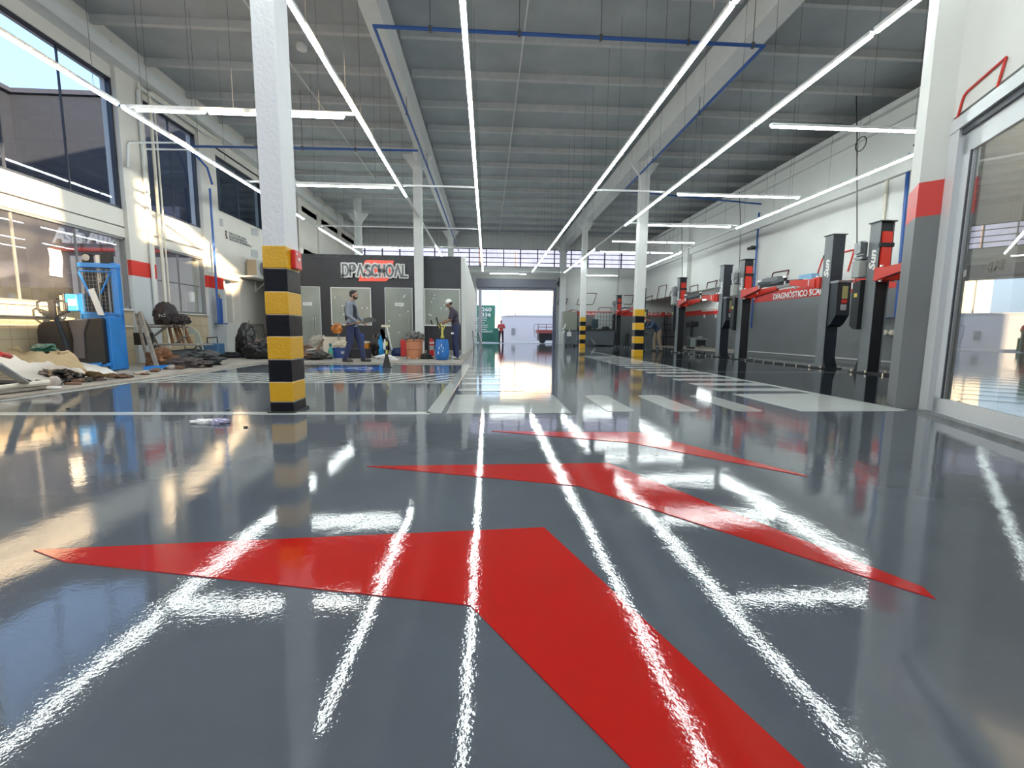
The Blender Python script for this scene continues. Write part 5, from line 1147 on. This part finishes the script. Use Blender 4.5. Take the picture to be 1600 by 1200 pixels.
# extinguishers
c = g3(674, 556.5); t = thing('fire_extinguisher', 'red fire extinguisher between plain column and blue drum', 'fire extinguisher', c)
MB().lathe([(.075, 0), (.09, .02), (.09, .46), (.06, .53), (.025, .56), (.02, .58)], c, 20).build('cylinder', mat('extinguisher_red', (.5, .015, .02), .3), t, smooth=True)
MB().lathe([(.0915, .20), (.092, .21), (.092, .33), (.0915, .34)], c, 20).build('label_band', W['lgrey'], t); MB().lathe([(.0915, .40), (.092, .41), (.092, .44), (.0915, .445)], c, 20).build('white_band', W['white'], t)
MB().bb(c+Vector((-.05, -.02, .58)), c+Vector((.05, .02, .62))).build('valve_lever', W['flatblack'], t)
c = g3(631, 556.5); t = thing('gas_bottle', 'narrow red canister behind the terracotta bucket', 'canister', c)
MB().bb(c+Vector((-.09, -.06, 0)), c+Vector((.09, .10, .52))).build('body', mat('canister_red', (.55, .03, .03), .4), t, bevel=.02); MB().cyl(c+Vector((-.02, 0, .52)), c+Vector((.12, 0, .50)), .025).build('spout', W['flatblack'], t)
# blue bag under the door
blob('duffel_bag', 'dark blue bag lying on the floor before the middle glass door', 'bag', g3(623, 556), (.26, .14, .22), mat('duffel_blue', (.02, .04, .13), .7), 8, .25)
# squeegee / mop
t = thing('mop', 'white mop with its head up leaning on the black bag', 'mop', g3(606, 557)); a = g3(614, 556); c_ = at(604, 509.5, a.y)
MB().cyl(a+Vector((0, 0, .05)), c_, .022).build('pole', W['housing'], t); MB().box(c_+Vector((-.03, 0, 0)), (.26, .06, .07)).build('cross_head', mat('cream_head', (.7, .64, .5), .6), t)
b = MB(); b.prism([a+Vector((-.10, 0, .0)), a+Vector((.12, 0, .0)), a+Vector((.02, 0, .20)), a+Vector((-.03, 0, .20))], (0, .05, 0)); b.build('foot_bracket', W['housing'], t)
c = g3(598, 557); t = thing('cleaning_kit', 'bundle of blue and white cleaning cloths with yellow tape beside the black bag', 'bundle', c)
b = blob('blue_cloth', None, None, c+Vector((-.03, 0, .05)), (.11, .08, .52), mat('bright_blue_cloth', (.02, .28, .62), .6), 11, .2, parent=t)
blob('white_cloth', None, None, c+Vector((.10, -.05, .20)), (.07, .06, .34), W['white'], 12, .35, parent=t)
MB().grid(lambda u, v: c+Vector((-.05+.16*u+.05*v, -.09, .82-.62*u)), 8, 2, .004).build('tape_strip', MATS['tape_yellow'], t)
MB().grid(lambda u, v: c+Vector((-.01+.16*u+.07*v, -.085, .84-.62*u)), 8, 2, .004).build('dark_strip', W['flatblack'], t)
blob('white_rag', 'white and green rags on the floor below the cleaning bundle', 'rag', g3(601, 561), (.24, .10, .11), W['white'], 14, .4)
blob('paper_scrap', 'small white paper scrap on the concrete left of the terracotta bucket', 'paper', g3(617, 563), (.11, .07, .05), W['white'], 15, .4)
# big black bag in the middle, orange bucket, blue bottle
blob('rubbish_bag', 'full black rubbish bag standing left of the mop', 'bag', g3(594, 556.5), (.27, .22, .66), W['bag'], 21, .28)
c = g3(573, 556.5); t = thing('paint_bucket', 'amber plastic bucket behind the walking man', 'bucket', c); MB().lathe([(.09, 0), (.11, .3), (.12, .42), (.125, .45), (.1, .45), (.09, .02)], c, 20).build('tub', mat('amber', (.50, .18, .02), .35), t, smooth=True); MB().lathe([(.118, .40), (.126, .41), (.126, .46), (.118, .465)], c, 20).build('rim', mat('cream_lid', (.7, .6, .45), .5), t)
c = at(565, 545, 13.0); t = thing('blue_canister', 'tall dark blue canister with white print on the dark crate behind the walking man', 'canister', c)
MB().bb(c+Vector((-.08, -.06, -.0)), c+Vector((.07, .06, .42))).build('body', mat('canister_navy', (.015, .05, .26), .4), t, bevel=.02); MB().box(c+Vector((-.05, -.065, .40)), (.05, .01, .13)).build('white_print', W['white'], t); MB().cyl(c+Vector((0, 0, .42)), c+Vector((0, 0, .47)), .03).build('lid', W['navy'], t)
tag(MB().bb((c.x-.35, 12.9, G), (c.x+.2, 13.3, c.z)).build('dark_crate', W['lift_pit'], bevel=.01), 'low dark crate under the blue canister', 'crate')
# blue box, green bottle, cream board, orange bag
c = g3(533, 560); t = thing('cardboard_box', 'small dark blue printed box left of the walking man', 'box', c); MB().bb(c+Vector((-.22, -.1, 0)), c+Vector((.24, .2, .30))).build('carton', mat('box_blue', (.02, .05, .20), .5), t); MB().box(c+Vector((.08, -.102, .17)), (.09, .006, .07)).build('white_print', W['lgrey'], t); MB().bb(c+Vector((-.22, -.105, .0)), c+Vector((.24, -.1, .015))).build('lower_edge', W['lgrey'], t)
blob('crumpled_paper', 'crumpled cream paper and cloth on top of the dark blue box', 'paper', c+Vector((0, .05, .30)), (.2, .12, .18), mat('cream_paper', (.55, .48, .36), .7, var=.5, scale=12), 23, .4)
c = g3(517, 560.5); t = thing('detergent_bottle', 'green and yellow labelled detergent bottle with teal cap', 'bottle', c)
MB().lathe([(.05, 0), (.07, .02), (.07, .20), (.06, .25), (.03, .30), (.022, .34)], c, 16).build('bottle_body', mat('aqua_plastic', (.05, .30, .25), .35), t, smooth=True); MB().lathe([(.03, .34), (.035, .35), (.035, .42), (.02, .43)], c, 12).build('bottle_cap', mat('teal_cap', (.02, .14, .15), .4), t); MB().box(c+Vector((0, -.068, .11)), (.09, .012, .12)).build('bottle_label', mat('lime_label', (.40, .55, .12), .5), t)
a = at(505, 546, 13.7); t = tag(MB().bb((a.x, 13.7, a.z-.25), (a.x+.66, 13.74, a.z+.38)).build('board_panel', W['warmwhite']), 'cream board leaning against the partition plinth behind the blue box', 'board')
t.rotation_euler = (0, 0, 0)
c = at(527, 518, 13.5); t = blob('orange_bag', 'orange and yellow plastic bag hanging behind the walking man', 'bag', c-Vector((0, 0, .05)), (.14, .08, .26), mat('orange_plastic', (.50, .16, .02), .5, var=.6, scale=6), 25, .35)
t2 = tag(MB().cyl((c.x+.05, 13.55, G), (c.x+.02, 13.5, c.z+.1), .018).build('support_pole', W['dsteel']), 'grey pole propping the orange and yellow bag', 'pole')
# debris heap left of the bottle
rnd = random.Random(5)
W['deb'] = [mat('debris_%s' % n, c, .7, var=.3, scale=10) for n, c in (('dark', (.05, .045, .04)), ('rust', (.14, .08, .05)), ('pale', (.38, .34, .29)), ('grey', (.17, .17, .17)), ('mauve', (.20, .15, .15)))]
heap_words = ['dark', 'rust brown', 'pale beige', 'mid grey', 'mauve brown']
for i in range(14):
    x = 478+rnd.random()*34; y = 556+rnd.random()*7; mi = rnd.randrange(5); c = g3(x, y)
    o = blob('debris_scrap', None, None, c+Vector((0, 0, .02+.05*(i % 3))), (.16+.1*rnd.random(), .12+.08*rnd.random(), .10+.12*rnd.random()), W['deb'][mi], 40+i, .45, 2.8, sub=3)
    tag(o, '%s scrap in the low debris heap between the striped column and the green bottle' % heap_words[mi], 'debris', '%s scraps in the debris heap by the green bottle' % heap_words[mi])
for i, (x0, y0, x1, y1, z1, lb, mm) in enumerate(((480, 548, 502, 545, .30, 'pale long stick', 'pale'), (478, 552, 507, 551, .22, 'dark board', 'dark'), (494, 550, 505, 530, .62, 'brown upright plank', 'rust'), (476, 553, 512, 556, .16, 'grey strip', 'grey'))):
    a = at(x0, y0, 12.4); c_ = at(x1, y1, 12.6); tag(MB().cyl(a, c_, .04, n=4).build('plank', MATS['debris_'+mm]), lb+' sticking out of the debris heap by the green bottle', 'plank')
blob('dusty_sack', 'pale dusty sack on the debris heap left of the cream board', 'sack', g3(490, 556)+Vector((0, .5, .12)), (.35, .2, .42), MATS['debris_pale'], 61, .35)
blob('brown_tarp', 'brown folded tarp behind the green bottle', 'tarp', g3(505, 556)+Vector((.05, .4, .05)), (.3, .2, .35), MATS['debris_rust'], 62, .3)
# floor cone
c = fl(604.5, 574.5); t = thing('floor_cone', 'small black cone with a yellow striped stick beside the wheelchair symbol', 'cone', c)
MB().lathe([(.115, 0), (.115, .012), (.09, .02), (.035, .26), (.028, .30)], c, 20).build('cone_body', W['rubber'], t, smooth=True)
for k in range(4): MB().cyl(c+Vector((.002*k, 0, .30+.09*k)), c+Vector((.002*k+.004, 0, .39+.09*k)), .02, n=8).build('stick_band', (MATS['tape_yellow'], W['flatblack'])[k % 2], t)
c = fl(328, 661); t = blob('floor_cloth', 'white crumpled cloth on the grey floor left of the striped column', 'cloth', c, (.15, .05, .03), W['white'], 71, .5, 3)
t2 = blob('floor_cloth', 'lilac end of the crumpled cloth left of the striped column', 'cloth', fl(344, 661.5), (.07, .05, .035), mat('lilac', (.45, .42, .58), .8), 72, .5, 3)
for i, (x, y) in enumerate(((384, 667), (106, 638), (356, 640))): tag(MB().ball(fl(x, y, .006), (.022, .014, .006), 8).build('litter_chip', W['flatblack']), ('tiny dark chip nearest the striped column on the floor', 'tiny dark chip far left on the floor', 'tiny dark chip left of the striped column foot')[i], 'chip')

# --- stacker
W['mesh'] = mat('mesh_grey', (.22, .23, .24), .6)
c = Vector((-7.30, 8.95, G)); t = thing('pallet_stacker', 'blue electric pallet stacker with black cover parked by the left tiled wall', 'stacker', c)
RZ = Matrix.Rotation(radians(14), 3, 'Z')
def L3(x, y, z): return c+RZ @ Vector((x*.74, y*.85, z if z < 1 else 1+(z-1)*.86))
def lb_(x0, y0, z0, x1, y1, z1, b=None):
    b = b or MB(); p, q_ = L3(x0, y0, z0), L3(x1, y1, z1); b.box((p+q_)/2, (abs(x1-x0)*.74, abs(y1-y0)*.85, abs(q_.z-p.z)), RZ); return b
lb_(.28, .0, .0, .42, .16, 2.18).build('mast_channel', W['blue'], t, bevel=.01)
lb_(-.42, .0, .9, -.34, .16, 1.5).build('mast_channel', W['blue'], t, bevel=.01)
lb_(-.42, .0, .9, .42, .14, 1.06).build('cross_panel', W['blue'], t); lb_(-.38, -.03, 2.06, .44, .14, 2.16).build('top_bar', W['blue'], t, bevel=.01)
lb_(-.36, -.02, 1.06, .30, .0, 1.10).build('lower_shelf', W['blue'], t)
lb_(-.30, .04, 2.16, -.12, .16, 2.36).build('inner_mast', W['lift_pit'], t); lb_(-.02, .04, 1.2, .06, .14, 2.34).build('inner_rail', W['pvc'], t); lb_(.10, .04, 2.16, .30, .16, 2.40).build('inner_mast', W['lift_pit'], t)
MB().cyl(L3(-.2, .02, 2.27), L3(-.2, .0, 2.27), .06, n=14).build('chain_wheel', W['dsteel'], t)
lb_(-.34, .10, 1.06, .28, .13, 2.06).build('rear_plate', mat('dark_plate', (.05, .045, .045), .6), t)
gb = MB()
for i in range(9): gb.box(L3(-.32+i*.075, -.005, 1.58), (.006, .006, .80), RZ)
for i in range(12): gb.box(L3(-.02, -.005, 1.12+i*.083), (.47, .006, .006), RZ)
gb.build('guard_mesh', W['mesh'], t)
b = MB(); b.cyl(L3(-.36, -.02, 1.95), L3(-.16, -.02, 1.45), .02).cyl(L3(.28, -.02, 1.95), L3(.05, -.02, 1.5), .015).cyl(L3(-.36, -.02, 1.98), L3(.3, -.02, 1.98), .015); b.build('guard_brace', W['blue'], t)
b = MB().prism([L3(-.20, -.04, 1.58), L3(-.08, -.04, 1.62), L3(.10, -.05, 1.04), L3(-.03, -.05, 1.04)], RZ @ Vector((0, .03, 0))); b.build('white_plate', W['white'], t)
lb_(.02, .02, 1.1, .16, .14, 1.75).build('cylinder_pack', W['lift_pit'], t); MB().cyl(L3(.18, .08, 1.1), L3(.18, .08, 2.05), .035).build('hydraulic_ram', W['dsteel'], t)
lb_(-.66, -.10, 1.12, -.40, .08, 1.48).build('control_head', W['blue'], t, bevel=.02); lb_(-.74, -.12, 1.08, -.64, .06, 1.50).build('control_edge', W['lift_pit'], t, bevel=.02); lb_(-.73, -.13, 1.12, -.68, -.12, 1.44).build('control_plate', MATS['dusty_tan'], t); MB().box(L3(-.5, -.105, 1.30), (.12, .01, .12), RZ).build('white_print', W['lgrey'], t)
# curved black cover
b = MB(); prf = [(-.85, .18), (-.93, .35), (-.94, .72), (-.90, .84), (-.80, .90), (-.45, .92), (.30, .98), (.36, .96), (.36, .14), (-.6, .12)]
b.prism([L3(x, -.62, z) for x, z in prf], RZ @ Vector((0, .60, 0))); bo = b.build('battery_cover', mat('cover_black', (.010, .008, .008), .38, var=.2, scale=3), t, bevel=.04)
b = MB(); b.prism([L3(x, -.66, z) for x, z in ((-.30, .92), (.10, .96), (-.02, .70), (-.04, .25), (-.28, .25), (-.24, .6))], RZ @ Vector((0, .05, 0))); b.build('cover_ridge', mat('cover_grey', (.10, .085, .085), .3), t, bevel=.02)
lb_(.34, -.5, .02, .44, .04, 1.0).build('side_frame', W['blue'], t, bevel=.01); lb_(-.60, -.6, .10, .40, .02, .16).build('base_frame', W['blue'], t, bevel=.01)
MB().prism([L3(-.05, -.62, .16), L3(.28, -.62, .18), L3(.16, -.62, .02), L3(.05, -.62, .02)], RZ @ Vector((0, .1, 0))).build('wheel_bracket', W['blue'], t)
for x in (-.02, .24): MB().cyl(L3(x, -.58, .06), L3(x, -.50, .06), .06, n=14).build('caster', W['pvc'], t)
MB().cyl(L3(-.55, -.35, .085), L3(-.55, -.25, .085), .085, n=16).build('drive_wheel', W['rubber'], t)
MB().bb(L3(-.40, .0, .0)+Vector((0, 0, .03)), L3(-.2, 1.0, .08)+Vector((.12, 0, 0))).build('fork', W['blue'], t)
# tiller
b = MB(); b.tube([L3(-.30, -.70, .14), L3(-.32, -.74, .5), L3(-.42, -.84, 1.0)], .035, 8); tl = b.build('tiller_arm', W['lift_dark'], t)
h0 = L3(-.44, -.86, 1.13); q = RZ @ Vector((1, 0, 0))
loop = [(-.02, -.14), (-.17, -.06), (-.20, .0), (-.20, .10), (-.15, .14), (.15, .14), (.20, .10), (.20, 0), (.17, -.06), (.02, -.14)]
MB().tube([h0+q*x+Vector((0, 0, z)) for x, z in loop], .018, 8).box(h0, (.09, .05, .30), RZ).build('tiller_handle', W['flatblack'], tl)
# --- low bench with black bag, stands, brown rolls and tarp to its right
a = at(219, 531, 10.2); t = thing('low_workbench', 'low steel trestle platform right of the blue stacker', 'bench', (a.x+.6, 10.3, 0))
z0 = at(260, 537.5, 10.2).z; x1 = at(311, 537, 10.2).x
MB().bb((a.x+.12, 10.1, z0-.03), (x1, 10.7, z0)).build('platform', W['wood2'], t); MB().bb((a.x-.02, 10.05, z0-.02), (a.x+.18, 10.35, z0+.24)).build('end_box', W['lift_pit'], t)
for i, x in enumerate((a.x+.2, x1-.15)):
    MB().cyl((x-.1, 10.2, G), (x+.1, 10.2, z0-.03), .02).build('leg', W['dsteel'], t); MB().cyl((x+.1, 10.6, G), (x-.1, 10.6, z0-.03), .02).build('leg', W['dsteel'], t)
t = thing('scaffold_frame', 'rusty metal trestle with crossed braces behind the low platform', 'trestle', (a.x+.6, 10.9, 0))
zt = at(250, 507.5, 10.8).z; xa = at(205, 507, 10.8).x; xb = at(290, 507, 10.8).x
for i, (p, q, nm) in enumerate((((xa, 10.8, zt), (xb, 10.8, zt), 'top_rail'), ((xa, 10.9, zt-.05), (xb, 10.9, zt-.05), 'top_rail'), ((xa+.1, 10.8, z0), (xa+.1, 10.8, zt), 'upright'), ((xb-.05, 10.8, z0-.02), (xb-.05, 10.8, zt), 'upright'), ((xa+.25, 10.8, z0), (xa+.85, 10.8, zt), 'brace'), ((xa+.75, 10.82, zt-.03), (xa+.25, 10.82, z0), 'brace'), ((xa+.95, 10.8, z0), (xb, 10.8, zt-.25), 'brace'), ((xa+.1, 10.8, G), (xa+.1, 10.8, z0), 'lower_leg'), ((xb-.05, 10.8, G), (xb-.05, 10.8, z0), 'lower_leg'))):
    MB().cyl(p, q, .018, n=6).build(nm, W['wood2'] if nm != 'brace' else W['dsteel'], t)
c = Vector((at(260, 506, 10.85).x, 10.85, zt+.018)); o = blob('black_bag', 'black bag with a white mark lying on top of the trestle', 'bag', c-Vector((.0, 0, 0)), (.26, .18, .42), mat('black_cloth_bag', (.018, .012, .014), .6), 81, .25)
tm = text('white_mark', 'TAC', W['letter'], c+Vector((-.03, -.19, .15)), (1, 0, .1), (0, 0, 1), width=.16, height=.06, depth=.004); tm.parent = o; tm.matrix_parent_inverse = Matrix.Translation(o.location).inverted()
blob('black_pouch', 'smaller black pouch at the right end of the trestle top', 'bag', Vector((at(283, 506, 10.85).x, 10.85, zt+.018)), (.20, .14, .20), MATS['black_cloth_bag'], 82, .3)
for i, (xt, yt, xb_, yb_) in enumerate(((281, 497, 299, 537), (272, 508, 281, 537), (277, 508, 288, 537), (264, 510, 270, 536), (286, 512, 296, 537))):
    p = at(xt, yt, 11.1); q = at(xb_, yb_, 10.9); q.z = max(q.z, .1); tag(MB().cyl(q, p, .035, .03, 8).build('wooden_pole', W['brown']), '%s of the brown wooden poles leaning behind the trestle, counted from the left' % ('last', 'second', 'third', 'first', 'fourth')[i], 'pole', 'brown poles behind the trestle')
for i, (xt, yt, xb_, yb_, Y_) in enumerate(((219, 488, 246, 575, 10.0), (213, 490, 232, 572, 10.0), (225, 500, 258, 560, 9.95))):
    p = at(xt, yt, Y_); q = fl(xb_, yb_, G+.02); tag(MB().cyl(q, p, .03 if i else .04, n=4).build('plank', W['wood2']), ('widest grey plank leaning between stacker and platform', 'narrow grey plank right behind the stacker', 'grey plank crossing in front of the platform')[i], 'plank')
c = g3(293, 571); blob('dark_tarp', 'heap of dark grey tarpaulin under the low platform', 'tarp', c+Vector((0, .15, 0)), (.62, .36, .30), mat('tarp_grey', (.045, .048, .050), .6, var=.3), 91, .35, 2.0)
blob('dark_tarp', 'brownish bundled tarpaulin in front of the grey tarpaulin heap', 'tarp', g3(290, 574), (.5, .2, .16), mat('tarp_brown', (.06, .045, .045), .6, var=.3), 92, .4, 2.4)
blob('brown_rag', 'rusty brown rag heap between the stacker and the tarpaulin', 'rag', g3(253, 574), (.26, .2, .34), W['brown'], 93, .4)
t = thing('curved_panel', 'pale panel with a curved edge leaning behind the tarpaulin', 'panel', at(310, 575, 11.6)); P_ = [at(x, y, 11.6) for x, y in ((294, 510), (301, 512), (311, 521), (315, 535), (318, 552), (320, 573), (306, 573), (306, 543), (304, 523), (294, 523))]
MB().prism(P_, (0, .03, 0)).build('sheet', mat('sage_sheet', (.48, .50, .44), .5), t)
a = g3(228, 578); c_ = g3(289, 573.5); tag(MB().prism([a+Vector((0, -.06, 0)), c_+Vector((0, -.05, 0)), c_+Vector((0, .06, 0)), a+Vector((0, .06, 0))], (0, 0, .07)).build('blue_bar', W['blue']), 'blue steel bar lying on the concrete right of the stacker', 'bar')
# compressor
c = g3(333, 561); t = thing('air_compressor', 'small blue compressor unit with carry handle before the left wall', 'compressor', c)
MB().bb(c+Vector((-.24, -.15, .12)), c+Vector((.24, .15, .42))).build('casing', mat('compressor_blue', (.05, .13, .25), .5), t, bevel=.02)
MB().tube([c+Vector((-.12, 0, .42)), c+Vector((-.12, 0, .56)), c+Vector((.14, 0, .58)), c+Vector((.14, 0, .42))], .016, 6).build('handle', W['flatblack'], t)
for dx in (-.2, .0, .2): MB().cyl(c+Vector((dx, -.14, .05)), c+Vector((dx, -.10, .05)), .05, n=10).build('wheel', W['rubber'], t)
MB().bb(c+Vector((-.24, -.12, .09)), c+Vector((.26, .12, .12))).build('base_tray', W['flatblack'], t)
blob('black_rag', 'flat black rag on the concrete right of the blue compressor', 'rag', g3(360, 559), (.32, .15, .14), W['lift_pit'], 95, .3)
blob('rubbish_bag', 'big shiny black rubbish bag left of the striped column', 'bag', g3(405, 561)+Vector((.05, .15, 0)), (.50, .33, .50), W['bag'], 97, .22, 1.5, sub=5)
blob('rubbish_bag', 'upright neck of a second black rubbish bag behind the big shiny one', 'bag', g3(385, 559)+Vector((-.05, .2, 0)), (.30, .26, .80), W['bag'], 99, .18, 1.4, sub=5)

# --- sheets, paper and rubble along the left edge
def quad_sheet(name, label, cat, P, m, th=.012, amp=.02, seed=0, nu=24, nv=16, fr=2.0):
    A, B, C_, D = [Vector(p) for p in P]
    def f_(u, v):
        p = A*(1-u)*(1-v)+B*u*(1-v)+C_*u*v+D*(1-u)*v; q = p*fr+Vector((seed, seed, 0)); p.z += amp*(noise.noise(q)+.5*abs(noise.noise(q*2.3)))
        p.z = max(p.z, G+th+.002); return p
    return tag(MB().grid(f_, nu, nv, th).build(name, m, smooth=True), label, cat)
S1 = (fl(184, 584, .03), fl(118, 553.5, .30), fl(-60, 556, .42), fl(58, 597, .06))
quad_sheet('white_board', 'large white board sheet lying over the rubble at the left edge', 'board', S1, W['board'], amp=.03, seed=2)
S2 = (fl(34, 600, .07), fl(-6, 574, .38), fl(-60, 566, .48), fl(-60, 590, .3))
quad_sheet('grey_board', 'narrow grey edged board on top of the white sheet at the left edge', 'board', (fl(52, 600, .08), fl(2, 567, .46), fl(-14, 567, .46), fl(36, 601, .07)), W['lgrey'], th=.02, amp=.0)
S3 = (fl(140, 577, .16), fl(112, 553, .38), fl(30, 546, .54), fl(5, 558, .46))
quad_sheet('kraft_paper', 'crumpled brown packing paper on the white board sheet', 'paper', S3, W['kraft'], th=.004, amp=.10, seed=5, nu=40, nv=26, fr=3.2)
quad_sheet('kraft_paper', 'brown paper scrap at the front corner of the white board sheet', 'paper', (fl(186, 587, .06), fl(150, 581, .16), fl(136, 584, .14), fl(120, 590, .05)), W['kraft'], th=.004, amp=.08, seed=8, nu=20, nv=14, fr=5)
quad_sheet('kraft_paper', 'brown paper scrap under the black stacker cover', 'paper', (fl(178, 577, .04), fl(172, 562, .2), fl(156, 560, .22), fl(152, 574, .05)), W['kraft'], th=.004, amp=.1, seed=9, nu=16, nv=12, fr=5)
blob('black_tarp', 'black crumpled plastic at the foot of the white board sheet', 'tarp', g3(80, 598)+Vector((0, .1, 0)), (.30, .16, .16), W['bag'], 101, .4, 2.4)
for i, (x0, y0, z0_, x1, y1, z1, r_, m_, lb) in enumerate(((-40, 611, .05, 78, 597, .10, .035, 'pvc', 'cream tube lying at the left edge, ending in a round cap'), (-40, 619, .02, 92, 604, .02, .03, 'wood2', 'long grey batten nearest the painted floor'), (-30, 603, .05, 36, 601, .05, .03, 'brown', 'brown batten under the grey edged board'), (-30, 597, .10, 30, 598, .08, .03, 'flatblack', 'black batten under the grey edged board'), (0, 553, .50, 16, 557, .46, .03, 'red', 'short red bar end under the brown packing paper'))):
    a = fl(x0, y0, z0_+G); c_ = fl(x1, y1, z1+G); tag(MB().cyl(a, c_, r_, n=8 if i == 0 else 4).build('batten' if i else 'tube', W[m_]), lb, 'batten' if i else 'tube')
tag(MB().ball(fl(85, 596, .11), (.075, .05, .075), 14).build('round_cap', mat('pinkish_cap', (.50, .44, .40), .6)), 'round pale cap at the end of the cream tube', 'cap')
tag(MB().ball(fl(81, 606, .03), (.12, .06, .03), 14).build('white_scrap', W['white']), 'oval white scrap below the round pale cap', 'scrap')
blob('green_scrap', 'dark green foil on the ridge of the brown packing paper', 'scrap', fl(69, 546, .56)+Vector((0, 0, -.02)), (.12, .08, .07), mat('dark_green_foil', (.02, .10, .06), .4), 104, .4)
tag(MB().tube([fl(80, 549, .52), fl(92, 552, .5), fl(104, 550, .5)], .018, 6).build('twine', W['kraft']), 'twisted tan strip right of the dark green foil', 'strip')
rnd = random.Random(11)
for i in range(46):
    x = rnd.uniform(-25, 200) if i < 34 else rnd.uniform(200, 330); yb_ = 622-.138*x; y = yb_-rnd.uniform(4, 20 if x < 120 else 9)
    c = fl(x, y, G); mi = rnd.randrange(5)
    o = blob('rubble_chip', None, None, c, (.03+.09*rnd.random(), .03+.05*rnd.random(), .03+.05*rnd.random()), W['deb'][mi], 120+i, .5, 3, sub=2)
    tag(o, 'small %s chip strewn along the edge of the painted floor on the left' % heap_words[mi], 'rubble', '%s rubble chips along the left floor edge' % heap_words[mi])
struct(MB().bb((-5.42, -4, 0), (-5.35, 10.96, .022)).bb((-5.42, 10.96, 0), (-.62, 11.02, .022)).build('trim_floor_edge', W['wood2']))
for i, (x, y) in enumerate(((668, 562.5), (706, 562.0))): 
    pass
c = g3(706, 561.5); t = thing('white_cup', 'small whitish funnel standing right of the blue drum', 'cup', c); MB().lathe([(.06, 0), (.02, .10), (.05, .22), (.045, .22), (.012, .1), (.05, .01)], c, 14).build('funnel_body', W['lgrey'], t, smooth=True)
